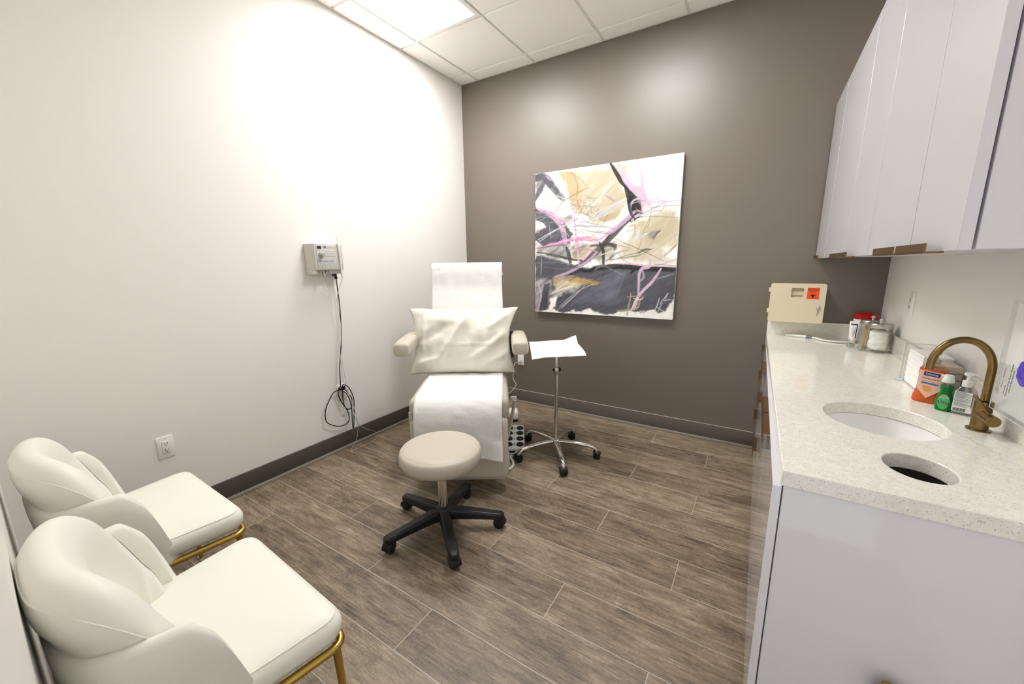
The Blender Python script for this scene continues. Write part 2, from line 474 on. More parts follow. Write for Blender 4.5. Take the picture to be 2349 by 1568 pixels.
    poly([(85, 510), (240, 555), (350, 640), (410, 760), (380, 830), (170, 850), (85, 790), (110, 720), (180, 690), (90, 650)], SL, 0.015, 0.97, 0.025)
    poly([(99, 260), (190, 250), (170, 320), (150, 400), (99, 480)], SL, 0.02, 0.95, 0.03, 0.15)
    poly([(150, 270), (230, 330), (330, 450), (290, 455), (180, 350)], (80, 81, 90), 0.015, 0.95, 0.025, 0.2)
    poly([(270, 590), (410, 590), (410, 655), (300, 640)], (92, 92, 104), 0.02, 0.8, 0.04, 0.4)
    poly([(99, 930), (300, 980), (480, 1040), (690, 1010), (1285, 1040), (1270, 1440), (1000, 1430), (99, 1390)], SL, 0.015, 0.98, 0.03)
    poly([(99, 830), (360, 830), (400, 1000), (250, 980), (99, 930)], (96, 94, 100), 0.03, 0.9, 0.05, 0.4)
    poly([(360, 830), (640, 820), (790, 850), (760, 960), (640, 1000), (400, 970)], (112, 106, 92), 0.04, 0.85, 0.06, 0.4)
    poly([(390, 910), (620, 890), (640, 960), (420, 985)], OC, 0.03, 0.8, 0.06, 0.3)
    poly([(430, 740), (760, 660), (850, 560), (830, 700), (700, 800), (500, 790)], (238, 238, 234), 0.04, 0.9, 0.08, 0.3)
    poly([(230, 1130), (600, 1110), (640, 1150), (400, 1200), (260, 1230)], (192, 156, 92), 0.02, 0.9, 0.05, 0.3)
    poly([(200, 1250), (330, 1170), (480, 1190), (330, 1260), (230, 1330)], (222, 216, 200), 0.03, 0.8, 0.06, 0.5)
    poly([(420, 1300), (760, 1080), (860, 1060), (780, 1310), (500, 1330)], (112, 114, 128), 0.06, 0.7, 0.05, 0.35)
    poly([(99, 1100), (215, 1140), (200, 1390), (99, 1395)], (198, 188, 190), 0.03, 0.7, 0.05, 0.6)
    poly([(170, 1170), (215, 1160), (200, 1390), (135, 1395)], (66, 66, 78), 0.015, 0.95, 0.02)
    poly([(200, 1390), (215, 1330), (280, 1290), (250, 1390), (420, 1372), (800, 1420), (1258, 1400), (1258, 1475), (99, 1400)], (244, 243, 238), 0.012, 0.97, 0.05)
    poly([(1190, 1380), (1270, 1310), (1258, 1470), (1180, 1450)], (240, 239, 234), 0.012, 0.9, 0.05)
    poly([(1060, 760), (1150, 700), (1140, 760), (1070, 810)], (120, 120, 122), 0.02, 0.7, 0.06, 0.8)
    stroke([(95, 290), (170, 275), (235, 325)], SL, 62, 0.95, 0.1, 0.2)
    stroke([(185, 300), (135, 390), (95, 470)], SL, 46, 0.9, 0.3, 0.4)
    stroke([(180, 300), (250, 370), (330, 450)], (80, 81, 90), 64, 0.92, 0.35, 0.3)
    # strokes
    stroke([(560, 1050), (720, 1020), (900, 1025), (1100, 1040), (1290, 1045)], (28, 27, 30), 46, 0.96, 0.0, 0.4)
    stroke([(900, 1080), (960, 1030), (1100, 1020)], (30, 30, 34), 26)
    stroke([(728, 160), (790, 270), (850, 350), (940, 440)], DK, 34, 0.97)
    poly([(845, 350), (900, 420), (1000, 480), (1005, 570), (930, 640), (880, 600), (865, 480)], DK, 0.01, 0.9, 0.03, 0.1)
    stroke([(850, 350), (880, 450), (920, 560), (900, 640)], DK, 46, 0.95)
    stroke([(900, 430), (960, 520), (1000, 560)], DK, 30, 0.9)
    stroke([(910, 590), (820, 680), (690, 820), (560, 950), (400, 1060)], (92, 88, 90), 52, 0.95, 0.1, 0.3)
    stroke([(900, 600), (760, 720), (660, 850)], DK, 14, 0.9)
    stroke([(1000, 600), (880, 640), (760, 750), (660, 860)], (60, 58, 62), 14, 0.9)
    stroke([(640, 820), (670, 900), (675, 1050)], (44, 44, 50), 26, 0.95)
    stroke([(330, 840), (370, 900), (400, 1020)], (48, 46, 46), 34, 0.9, 0.2)
    stroke([(110, 905), (250, 930), (420, 965), (560, 980)], (62, 56, 48), 20, 0.9, 0.3)
    stroke([(380, 1090), (480, 1060), (580, 1070)], (40, 40, 44), 26, 0.9, 0.2)
    stroke([(120, 530), (240, 590), (320, 680), (350, 840)], (198, 166, 190), 60, 0.9, 0.25)
    stroke([(430, 640), (330, 640), (250, 590)], (206, 182, 204), 36, 0.8, 0.3)
    stroke([(790, 155), (830, 260), (900, 360), (990, 430), (1060, 500)], (204, 170, 194), 44, 0.9, 0.1)
    poly([(880, 350), (1000, 370), (1020, 470), (1080, 510), (980, 500)], PK, 0.012, 0.9, 0.03)
    stroke([(950, 130), (985, 300), (990, 450), (1000, 560)], (206, 176, 200), 24, 0.9)
    stroke([(1030, 170), (985, 300)], (214, 188, 208), 14, 0.9)
    stroke([(1020, 470), (1180, 480), (1320, 462)], (220, 180, 204), 12, 0.9)
    stroke([(1190, 480), (1080, 540), (960, 590), (900, 640)], (196, 182, 192), 20, 0.9)
    stroke([(1000, 450), (920, 470), (890, 540), (930, 600), (1000, 560)], (190, 178, 190), 16, 0.9)
    stroke([(930, 560), (800, 680), (650, 790)], (196, 164, 190), 36, 0.92, 0.15)
    stroke([(650, 795), (500, 795), (340, 810), (110, 880)], (238, 150, 196), 24, 0.96, 0.0, 0.6)
    stroke([(380, 800), (500, 790), (620, 800)], HP, 34, 0.9)
    stroke([(425, 560), (430, 700), (450, 850), (465, 1010)], (206, 174, 204), 17, 0.92)
    stroke([(445, 780), (460, 900)], HP, 26, 0.7)
    stroke([(495, 540), (495, 700)], (232, 188, 216), 8)
    stroke([(635, 810), (560, 890), (500, 970)], (224, 178, 208), 22, 0.92)
    stroke([(620, 900), (540, 980), (380, 1070), (260, 1110)], (186, 162, 186), 26, 0.85, 0.2)
    stroke([(310, 790), (340, 850), (345, 900)], PL, 18, 0.8, 0.3)
    stroke([(770, 995), (900, 1000), (1060, 1015), (1170, 1000), (1300, 955)], (222, 180, 204), 14, 0.92)
    stroke([(1060, 960), (1060, 1020), (980, 1060), (970, 1260)], (196, 176, 200), 24, 0.92)
    stroke([(1160, 1040), (1080, 1150), (980, 1260), (910, 1390)], (220, 184, 208), 22, 0.92)
    stroke([(970, 1270), (950, 1330), (930, 1370)], (232, 200, 218), 30, 0.8, 0.3)
    stroke([(905, 1250), (890, 1340), (870, 1440)], (160, 154, 130), 13, 0.9)
    stroke([(990, 1290), (960, 1370), (860, 1390), (790, 1395)], (158, 152, 128), 16, 0.9)
    stroke([(870, 1275), (1010, 1270)], (176, 160, 124), 7, 0.9)
    stroke([(240, 300), (300, 380), (420, 520), (440, 640)], (206, 196, 210), 9, 0.8)
    stroke([(190, 250), (240, 300)], (196, 180, 196), 40, 0.7, 0.5)
    stroke([(280, 555), (330, 480), (440, 410), (550, 360)], (150, 124, 88), 8, 0.85)
    stroke([(400, 225), (450, 330), (450, 460), (490, 560)], (176, 122, 70), 8, 0.85)
    stroke([(310, 225), (430, 260), (540, 360)], (170, 130, 84), 6, 0.8)
    stroke([(760, 300), (640, 440), (520, 560)], (232, 226, 208), 14, 0.7, 0.3)
    stroke([(860, 460), (700, 540), (520, 620)], (206, 206, 202), 30, 0.8, 0.3)
    stroke([(690, 430), (760, 480)], (120, 126, 136), 14, 0.7, 0.4)
    for k in range(90):
        a = rng.random() * 6.28; cx, cy = 120 + 560 * rng.random(), 440 + 380 * rng.random(); l = 40 + 120 * rng.random()
        cc = [(120, 118, 120), (230, 230, 228), (160, 158, 164), (60, 60, 66)][k % 4]
        stroke([(cx - l * math.cos(a), cy - 0.6 * l * math.sin(a)), (cx + l * math.cos(a), cy + 0.6 * l * math.sin(a))], cc, 3 + 2 * rng.random(), 0.8)
    for a, b_, c in (((740, 780), (1180, 970), (70, 66, 62)), ((790, 950), (1100, 870), (70, 66, 62)), ((1300, 820), (1180, 930), (120, 104, 92)), ((1080, 520), (1040, 700), (120, 110, 96)), ((1050, 620), (930, 970), (150, 132, 104)), ((1010, 530), (1315, 508), (80, 78, 78)), ((1000, 600), (1310, 610), (120, 118, 110)), ((960, 930), (1080, 880), (60, 60, 60)), ((600, 800), (900, 870), (90, 86, 80)), ((320, 1370), (520, 1180), (226, 224, 220)), ((280, 1390), (420, 1270), (190, 190, 192)), ((700, 1020), (860, 1110), (150, 152, 164)), ((1100, 1130), (1260, 1080), (170, 170, 178)), ((470, 1200), (700, 1090), (140, 142, 154))):
        stroke([a, b_], c, 5, 0.85)
    for a, b_ in (((1100, 1420), (1145, 1290)), ((1145, 1290), (1120, 1360)), ((1120, 1360), (1180, 1400)), ((1150, 1340), (1215, 1245)), ((1215, 1245), (1190, 1310)), ((1190, 1310), (1240, 1300)), ((1130, 1400), (1170, 1330))):
        stroke([a, b_], (206, 206, 210), 5, 0.95, taper=0.1)
    # brush marks and pencil lines
    for pts, c, w in (
        ([(110, 490), (250, 470), (390, 520)], (176, 176, 178), 6), ([(105, 500), (260, 520), (400, 560)], (150, 150, 152), 5), ([(120, 480), (230, 430), (330, 450)], (190, 186, 184), 9),
        ([(440, 690), (560, 640), (760, 560)], (190, 192, 196), 12), ([(470, 660), (620, 600), (850, 470)], (182, 186, 190), 16), ([(110, 830), (300, 700), (470, 620)], (170, 170, 176), 10),
        ([(120, 800), (260, 720), (420, 640)], (196, 196, 198), 8), ([(450, 700), (640, 740), (800, 760)], (90, 90, 92), 5), ([(400, 690), (560, 680), (700, 700)], (120, 120, 124), 7),
        ([(480, 640), (700, 690), (780, 720)], (140, 140, 144), 6), ([(560, 850), (700, 840), (770, 860)], (58, 54, 46), 24), ([(700, 830), (770, 850), (760, 890)], (70, 64, 54), 26),
        ([(640, 930), (720, 900), (780, 890)], (212, 206, 190), 12), ([(380, 880), (480, 870), (620, 900)], (168, 160, 130), 14), ([(110, 870), (260, 850), (360, 840)], (110, 104, 108), 14),
        ([(99, 990), (300, 990), (420, 1010)], (110, 110, 120), 10), ([(120, 1020), (300, 1040), (460, 1030)], (96, 96, 106), 12), ([(150, 920), (150, 1020), (145, 1090)], (150, 148, 160), 8),
        ([(110, 1150), (150, 1250), (120, 1380)], (196, 176, 190), 14), ([(160, 1130), (150, 1250), (130, 1340)], (170, 160, 176), 10), ([(600, 1050), (640, 1020), (700, 1010)], (120, 114, 108), 22),
        ([(470, 1040), (520, 1060), (600, 1040)], (30, 30, 32), 18), ([(880, 470), (890, 560), (930, 620)], (20, 20, 23), 24), ([(860, 400), (870, 500), (900, 600)], (30, 30, 33), 12),
        ([(915, 600), (960, 570), (1000, 575)], (36, 35, 38), 12), ([(950, 550), (985, 560)], (206, 158, 176), 12), ([(900, 500), (960, 480), (1010, 470)], (150, 144, 152), 8),
        ([(1040, 480), (1120, 500), (1190, 480), (1120, 460), (1030, 460)], (206, 184, 196), 9), ([(1000, 610), (1090, 560), (1160, 550), (1190, 490)], (176, 166, 174), 9),
        ([(880, 690), (930, 680), (935, 760)], (176, 160, 120), 14), ([(860, 730), (940, 715)], (188, 178, 150), 12), ([(920, 820), (960, 760), (980, 700)], (206, 208, 212), 16),
        ([(960, 800), (1010, 760), (1060, 740)], (196, 198, 204), 14), ([(1090, 790), (1120, 740), (1150, 720)], (96, 96, 98), 16), ([(1070, 780), (1110, 750)], (130, 130, 132), 12),
        ([(960, 910), (1010, 880), (1070, 880)], (80, 80, 78), 14), ([(700, 980), (760, 920), (830, 890)], (60, 58, 54), 5), ([(720, 960), (800, 910), (900, 880)], (80, 76, 70), 5),
        ([(790, 900), (830, 960), (900, 1000)], (90, 86, 78), 4), ([(680, 970), (840, 950), (980, 930)], (120, 116, 106), 8), ([(330, 250), (345, 380), (370, 450)], (150, 130, 100), 4),
        ([(1290, 830), (1230, 900), (1180, 940)], (150, 130, 110), 6), ([(1100, 1000), (1200, 1010), (1290, 1020)], (150, 140, 150), 8), ([(1000, 1050), (1010, 1110), (980, 1150)], (180, 170, 186), 14),
        ([(1140, 1060), (1120, 1110), (1070, 1150)], (176, 168, 180), 12), ([(1120, 1130), (1190, 1110), (1270, 1080)], (120, 120, 130), 6), ([(930, 1290), (990, 1300), (1010, 1280)], (220, 196, 206), 10),
        ([(940, 1310), (920, 1370), (905, 1395)], (224, 206, 214), 9), ([(960, 1300), (950, 1350), (930, 1385)], (216, 186, 200), 8), ([(400, 1350), (560, 1250), (760, 1130)], (96, 98, 112), 30),
        ([(480, 1330), (680, 1240), (840, 1120)], (102, 104, 118), 24), ([(780, 1280), (820, 1180), (850, 1080)], (100, 102, 114), 22), ([(300, 1360), (440, 1240), (600, 1160)], (200, 198, 194), 5),
        ([(420, 1100), (330, 1120), (250, 1180)], (150, 148, 152), 22), ([(230, 1310), (270, 1300)], (244, 242, 236), 26), ([(240, 1250), (330, 1210), (420, 1190)], (228, 220, 200), 12),
        ([(620, 780), (560, 770), (440, 775)], (176, 148, 104), 6), ([(110, 740), (150, 710), (170, 690)], (200, 150, 150), 7), ([(105, 655), (150, 670), (175, 690)], (244, 242, 240), 30), ([(105, 700), (140, 700), (160, 690)], (244, 242, 240), 24)):
        stroke(pts, c, w, 0.88, 0.12 if w > 10 else 0.0)
    img = img * (1 + 0.30 * fbm(5, 70, 4, 0.5)[..., None] * (img.mean(-1, keepdims=True) < 0.3)); img = np.clip(img * (1 + fbm(6, 60, 4, 1.1)[..., None] * 0.10) + fbm(30, 30, 3)[..., None] * 0.018, 0.004, 0.95)
    # front face grid + canvas body
    me = bpy.data.meshes.new('painted_face')
    hgt = np.clip(fbm(12, 40, 4, 0.7) * 0.0008, -0.0009, 0.0012)
    vv = np.stack([U * wd, np.full_like(U, -0.0408) - hgt, V * ht], -1).reshape(-1, 3)
    idx = np.arange(N * N).reshape(N, N)
    f = np.stack([idx[:-1, :-1], idx[:-1, 1:], idx[1:, 1:], idx[1:, :-1]], -1).reshape(-1, 4)
    me.from_pydata(vv.tolist(), [], f.tolist())
    ca = me.color_attributes.new('paint', 'FLOAT_COLOR', 'POINT')
    rgba = np.ones((N * N, 4)); rgba[:, :3] = img.reshape(-1, 3); ca.data.foreach_set('color', rgba.ravel().astype(np.float32))
    m = bpy.data.materials.new('abstract_paint'); m.use_nodes = True; n = NT(m)
    at = n.add('ShaderNodeVertexColor'); at.layer_name = 'paint'
    n.l.new(at.outputs[0], n.n['Principled BSDF'].inputs['Base Color']); n.n['Principled BSDF'].inputs['Roughness'].default_value = 0.45
    link(me, 'painted_face', m, t)
    bm = BM(); bx(bm, 0, wd, -0.0396, -0.004, 0, ht, bev=0.002)
    finish(bm, 'canvas_edge', mat('canvas_edge', (226, 224, 220), 0.7), t)
make_painting()

# ------------------------------------------------------------------ wall outlets (local x right, -y towards the room)
def outlet(label, loc, rotz, plug=False):
    t = thing('wall_outlet', label, 'outlet', loc, rotz, 'white wall outlets')
    bm = BM(); box(bm, (0.072, 0.007, 0.118), (0, -0.0035, 0), bev=0.003); finish(bm, 'plate', WPLAS, t)
    bm = BM(); box(bm, (0.034, 0.004, 0.068), (0, -0.0085, 0), bev=0.0015); finish(bm, 'receptacle', mat('outlet_face', (232, 232, 228), 0.4), t)
    bm = BM()
    for dz in (-0.019, 0.017):
        bx(bm, -0.0075, -0.0055, -0.0112, -0.010, dz, dz + 0.009); bx(bm, 0.0055, 0.0075, -0.0112, -0.010, dz, dz + 0.008)
        lathe(bm, [(0.0026, 0), (0.0026, 0.0008)], (0, -0.0104, dz - 0.005), n=10, rot=(PI / 2, 0, 0))
    finish(bm, 'sockets', INK, t, smooth=False)
    for dz in (-0.048, 0.048):
        bm = BM(); lathe(bm, [(0.0028, 0), (0.0022, 0.0012)], (0, -0.007, dz), n=10, rot=(PI / 2, 0, 0)); finish(bm, 'screw', GPLAS, t)
    return t
outlet('white outlet plate low on the white wall above the far chair', (0.0, -2.640, 0.451), PI / 2)
outlet('white outlet plate behind the coiled black cord on the white wall', (0.0, -1.582, 0.456), PI / 2)
outlet('white outlet plate on the taupe wall beside the exam chair', (0.654, 0.0, 0.452), 0)
outlet('pale outlet plate on the white wall above the worktop', (WX, -0.545, 1.178), -PI / 2)

# ------------------------------------------------------------------ wall-mounted electrosurgical unit
t = thing('electrosurgical_unit', 'light grey electrosurgical unit with dial and dark display on the white wall', 'medical device', (0, -1.645, 1.44), PI / 2)
bm = BM()
prof = [(-0.112, 0.0), (-0.112, -0.055), (-0.095, -0.098), (-0.088, -0.10), (0.112, -0.10), (0.112, 0.0)]
rings(bm, [[(x, y, z) for x, y in prof] for z in (-0.072, 0.102)])
bx(bm, -0.112, -0.083, -0.085, 0.0, -0.102, -0.071); bx(bm, -0.088, 0.112, -0.075, 0, -0.1, -0.071)
finish(bm, 'housing', GPLAS, t, bevel=0.003)
bm = BM(); bx(bm, -0.084, 0.108, -0.1025, -0.099, -0.068, 0.098, bev=0.001); finish(bm, 'front_panel', mat('unit_face', (200, 198, 192), 0.45), t)
bm = BM(); bx(bm, -0.078, -0.048, -0.104, -0.102, 0.068, 0.086); bx(bm, -0.064, -0.061, -0.104, -0.102, 0.056, 0.059); finish(bm, 'display', INK, t, smooth=False)
bm = BM(); lathe(bm, [(0.019, 0), (0.018, 0.012), (0.014, 0.016), (0.012, 0.03), (0.0, 0.031)], (-0.054, -0.102, 0.028), n=24, rot=(PI / 2, 0, 0)); finish(bm, 'dial', GPLAS2, t)
for q in (-0.058, -0.012, 0.004):
    bm = BM(); lathe(bm, [(0.0075, 0), (0.0075, 0.012), (0.005, 0.013)], (q, -0.074, -0.086), n=14, rot=(PI / 2, 0, 0)); finish(bm, 'socket', GPLAS2, t)
bm = BM(); cyl(bm, (-0.034, -0.082, -0.082), (-0.034, -0.085, -0.125), 0.008); finish(bm, 'plug', GPLAS2, t)
bm = BM(); tube(bm, [(0.06, -0.101, 0.098), (0.062, -0.101, 0.0), (0.07, -0.101, -0.03), (0.082, -0.1015, -0.034), (0.094, -0.101, -0.028), (0.1, -0.101, 0.01)], 0.006, sec=lambda f: (0.004, 0.003)); finish(bm, 'holster_rim', mat('unit_rim', (226, 224, 219), 0.4), t)
M = wallframe(0, -0.1026, 0)
text([('ConMed', 0.019, 0.018, 0.078, 1, 'CENTER'), ], 'maker_lettering', GREYINK, t, M)
text([('Hyfrecator 2000', 0.0185, -0.024, -0.014, 1, 'CENTER')], 'model_lettering', BLUEINK, t, M)
bm = BM(); bx(bm, -0.03, -0.018, -0.104, -0.1025, 0.074, 0.086); bx(bm, -0.017, -0.014, -0.104, -0.1025, 0.074, 0.086)
finish(bm, 'blue_emblem', BLUEINK, t, smooth=False)
bm = BM()
for zz in (0.05, 0.036, 0.02): bx(bm, -0.03, 0.05, -0.1033, -0.1025, zz, zz + 0.0012)
for q in (-0.055, -0.03, 0.005, 0.035): bx(bm, q, q + 0.006, -0.1033, -0.1025, -0.052, -0.048)
finish(bm, 'panel_lines', GREYINK, t, smooth=False)
# hand piece in its holster
hp = thing('handpiece', 'pale pencil handpiece held upright on the grey wall unit', 'handpiece', (0.107, -1.563, 1.33), PI / 2)
bm = BM(); tube(bm, [(0.006, 0.0, -0.02), (0.004, 0.0, 0.05), (-0.002, -0.002, 0.14), (-0.006, 0, 0.2), (-0.008, 0, 0.222)], 0.007, r2=0.0045, n=12); finish(bm, 'body', mat('handpiece_plastic', (222, 221, 214), 0.35), hp)
bm = BM()
for zz in (0.13, 0.145, 0.16): box(bm, (0.004, 0.004, 0.006), (-0.002, -0.0075, zz), bev=0.001)
finish(bm, 'button', GPLAS2, hp)
bm = BM(); cyl(bm, (-0.008, 0, 0.222), (-0.009, 0, 0.26), 0.0018, n=8); finish(bm, 'electrode_tip', mat('yellow_tip', (226, 220, 120), 0.5), hp)

# cords of the unit
bm = BM()
tube(bm, [(0.06, -1.602, 1.345), (0.055, -1.585, 1.342), (0.05, -1.571, 1.33), (0.045, -1.564, 1.31), (0.035, -1.555, 1.238), (0.035, -1.55, 1.112), (0.035, -1.553, 0.983), (0.035, -1.563, 0.854), (0.035, -1.587, 0.726), (0.035, -1.601, 0.629), (0.036, -1.606, 0.52), (0.04, -1.620, 0.492),
          (0.03, -1.66, 0.478), (0.03, -1.693, 0.445), (0.03, -1.74, 0.366), (0.03, -1.745, 0.283), (0.03, -1.708, 0.239), (0.03, -1.64, 0.203), (0.03, -1.575, 0.205), (0.03, -1.556, 0.244), (0.03, -1.568, 0.309), (0.03, -1.606, 0.384), (0.034, -1.63, 0.449), (0.04, -1.625, 0.495),
          (0.045, -1.602, 0.488), (0.042, -1.601, 0.391), (0.04, -1.584, 0.334), (0.04, -1.552, 0.313), (0.04, -1.531, 0.334), (0.042, -1.528, 0.397), (0.045, -1.559, 0.45), (0.05, -1.6, 0.51),
          (0.052, -1.584, 0.52), (0.052, -1.547, 0.48), (0.052, -1.525, 0.422), (0.05, -1.515, 0.366), (0.05, -1.526, 0.263), (0.05, -1.538, 0.165), (0.054, -1.55, 0.182), (0.054, -1.545, 0.34), (0.05, -1.57, 0.44), (0.04, -1.6, 0.47)], 0.0036, n=8)
for k in range(4): lathe(bm, [(0.011, -0.004), (0.014, 0), (0.011, 0.004)], (0.04, -1.618 + 0.012 * k, 0.495), n=12, rot=(PI / 2 - 0.4, 0, 0.2))
box(bm, (0.03, 0.022, 0.026), (0.026, -1.59, 0.487), bev=0.005)
box(bm, (0.02, 0.03, 0.026), (0.062, -1.588, 1.338), bev=0.004); box(bm, (0.02, 0.016, 0.04), (0.05, -1.572, 1.322), (0.25, 0, 0), bev=0.004)
tagp(finish(bm, 'power_cord', BLACK), 'black power cord looped in a coil at the outlet on the white wall', 'cord')
bm = BM()
tube(bm, [(0.107, -1.557, 1.308), (0.09, -1.562, 1.27), (0.06, -1.578, 1.178), (0.06, -1.587, 0.99), (0.06, -1.60, 0.798), (0.06, -1.600, 0.6), (0.07, -1.586, 0.493), (0.07, -1.545, 0.377), (0.07, -1.527, 0.283), (0.065, -1.51, 0.167), (0.06, -1.53, 0.06), (0.07, -1.585, 0.01), (0.09, -1.605, 0.004), (0.096, -1.53, 0.004), (0.10, -1.453, 0.004), (0.07, -1.36, 0.004), (0.05, -1.32, 0.02), (0.05, -1.37, 0.07), (0.065, -1.431, 0.107), (0.075, -1.502, 0.174), (0.08, -1.538, 0.245), (0.08, -1.549, 0.294), (0.075, -1.56, 0.42), (0.06, -1.585, 0.5)], 0.0018, n=6)
tagp(finish(bm, 'thin_cable', CABLEG), 'thin pale cord hanging from the handpiece and looping onto the floor', 'cord')
bm = BM()
tube(bm, [(0.083, -1.678, 1.314), (0.088, -1.696, 1.262), (0.088, -1.674, 1.225), (0.085, -1.646, 1.236), (0.083, -1.63, 1.268), (0.08, -1.622, 1.31), (0.07, -1.6, 1.2), (0.06, -1.575, 1.05), (0.055, -1.572, 0.9), (0.055, -1.585, 0.7), (0.06, -1.575, 0.52)], 0.0015, n=6)
tagp(finish(bm, 'thin_cable', CABLEG), 'thin grey cord drooping from the plug under the grey wall unit', 'cord')

# ------------------------------------------------------------------ exam chair
CX, CY, CR = 1.19, -1.64, math.atan2(0.55, 0.835)
ec = thing('exam_chair', 'beige medical exam chair covered with white paper in the corner', 'exam chair', (CX, CY, 0), CR)
bm = BM(); box(bm, (0.615, 0.66, 0.135), (0, 0.41, 0.53), bev=0.045, seg=5); finish(bm, 'seat', BEIGE, ec)
bm = BM(); box(bm, (0.60, 0.115, 0.40), (0, 0.095, 0.275), (math.radians(-4), 0, 0), bev=0.04, seg=5); lr = finish(bm, 'leg_rest', BEIGE, ec)
bm = BM(); box(bm, (0.50, 0.02, 0.30), (0, 0.036, 0.262), (math.radians(-4), 0, 0), bev=0.009, seg=3); finish(bm, 'inset_panel', BEIGE, lr)
LEAN = math.atan2(0.15, 0.78)
bm = BM(); box(bm, (0.63, 0.12, 0.50), (0, 0.814, 0.78), (-LEAN, 0, 0), bev=0.045, seg=5); finish(bm, 'backrest', BEIGE, ec)
bm = BM(); box(bm, (0.36, 0.10, 0.29), (0.01, 0.90, 1.245), (-LEAN, 0, 0), bev=0.045, seg=5); finish(bm, 'headrest', BEIGE, ec)
for s, lx in ((-1, -0.400), (1, 0.391)):
    bm = BM()
    def sec(y, w, h, zc): return [(lx + w * math.copysign(abs(math.cos(a)) ** 0.55, math.cos(a)), y, zc + h * math.copysign(abs(math.sin(a)) ** 0.6, math.sin(a))) for a in [2 * PI * i / 24 for i in range(24)]]
    rings(bm, [sec(0.36, 0.03, 0.026, 0.842), sec(0.365, 0.048, 0.04, 0.842), sec(0.38, 0.056, 0.047, 0.844), sec(0.5, 0.057, 0.048, 0.85), sec(0.65, 0.056, 0.047, 0.852), sec(0.78, 0.053, 0.044, 0.852), sec(0.80, 0.04, 0.03, 0.852)])
    ar = finish(bm, 'armrest', BEIGE, ec)
    bm = BM(); box(bm, (0.03, 0.05, 0.20), (lx - s * 0.052, 0.72, 0.80), (-0.2, 0, 0), bev=0.006); finish(bm, 'bracket', BLACK, ar)
bm = BM(); box(bm, (0.42, 0.62, 0.34), (0, 0.68, 0.29), bev=0.03, seg=3); finish(bm, 'base_cover', mat('chair_base_white', (226, 222, 212), 0.4), ec)
bm = BM(); box(bm, (0.5, 1.0, 0.05), (0, 0.76, 0.05), bev=0.015); finish(bm, 'base_plate', mat('chair_base_grey', (186, 182, 172), 0.45), ec)
for lx, ly in ((-0.27, 0.35), (0.266, 0.35), (-0.33, 1.2), (0.36, 1.19)):
    bm = BM(); box(bm, (0.085, 0.12, 0.085), (lx, ly, 0.06), bev=0.022, seg=3); ft = finish(bm, 'foot', WPLAS, ec)
    bm = BM(); box(bm, (0.075, 0.11, 0.02), (lx, ly, 0.01), bev=0.004); finish(bm, 'rubber_pad', BLACKR, ft)
bm = BM(); tube(bm, [(0.352, 0.46, 0.455), (0.34, 0.475, 0.36), (0.30, 0.51, 0.15)], 0.02, sec=lambda f: (0.02, 0.013)); box(bm, (0.045, 0.03, 0.03), (0.345, 0.47, 0.46), bev=0.006)
finish(bm, 'link_arm', mat('chair_link', (214, 209, 198), 0.35), ec)
bm = BM(); cyl(bm, (0.31, 0.88, 0.59), (0.345, 0.88, 0.59), 0.006, n=10); cyl(bm, (0.345, 0.88, 0.572), (0.345, 0.88, 0.608), 0.009, n=10); finish(bm, 'adjuster_knob', BLACK, ec)
bm = BM(); box(bm, (0.028, 0.06, 0.09), (-0.292, 0.11, 0.475), bev=0.008, seg=2); finish(bm, 'hinge_flap', BEIGE, ec)

# paper strip over the chair
path = smoothpath([(0, 0.985, 1.31), (0, 0.985, 1.345), (0, 0.968, 1.392), (0, 0.93, 1.41), (0, 0.885, 1.395), (0, 0.866, 1.35), (0, 0.845, 1.22), (0, 0.80, 1.08), (0, 0.748, 0.86), (0, 0.715, 0.68), (0, 0.69, 0.618), (0, 0.62, 0.605), (0, 0.4, 0.605), (0, 0.17, 0.605), (0, 0.10, 0.598), (0, 0.055, 0.562), (0, 0.03, 0.50), (0, 0.02, 0.42), (0, 0.013, 0.34), (0, 0.006, 0.255)], 8)
bm = BM(); nU = 40; rows = []
n = len(path)
for i, p in enumerate(path):
    f = i / (n - 1)
    d = (path[min(i + 1, n - 1)] - path[max(i - 1, 0)]).normalized(); nrm = Vector((0, d.z, -d.y))
    if nrm.y > 0 and f > 0.3: nrm = -nrm
    row = []
    for j in range(nU + 1):
        u = j / nU
        lo = -0.265 + 0.02 * max(0, 0.5 - f); hi = 0.283 - 0.02 * f
        x = lo + (hi - lo) * u
        w = noise.noise(Vector((x * 5, f * 9, 1.7))) * 0.006 + noise.noise(Vector((x * 14, f * 26, 4.0))) * 0.0035
        w = abs(w) + 0.002
        if f > 0.93: w += 0.012 * (f - 0.93) / 0.07 * (0.5 + noise.noise(Vector((x * 9, 2, 3)))) + (0.03 * (f - 0.93) / 0.07 * max(0, (u - 0.8) / 0.2))
        dz = 0.0
        if f > 0.9: dz = -0.02 * u * (f - 0.9) / 0.1 + noise.noise(Vector((x * 11, 0, 9))) * 0.006
        pp = Vector((x + 0.012 * noise.noise(Vector((f * 6, u * 0.5, 8))), p.y, p.z)) + Vector((0, -1, 0.15)).normalized() * w * (1 if p.y < 0.9 else -1)
        if 0.52 < f < 0.72: pp = Vector((x, p.y, p.z + w))
        pp.z += dz
        row.append(pp)
    rows.append(row)
rings(bm, rows, closed=False)
o = finish(bm, 'exam_table_paper', PAPER, solid=0.0015, angle=180)
o.location = (CX, CY, 0); o.rotation_euler = (0, 0, CR)
tagp(o, 'long white paper sheet draped over the beige exam chair', 'paper sheet')

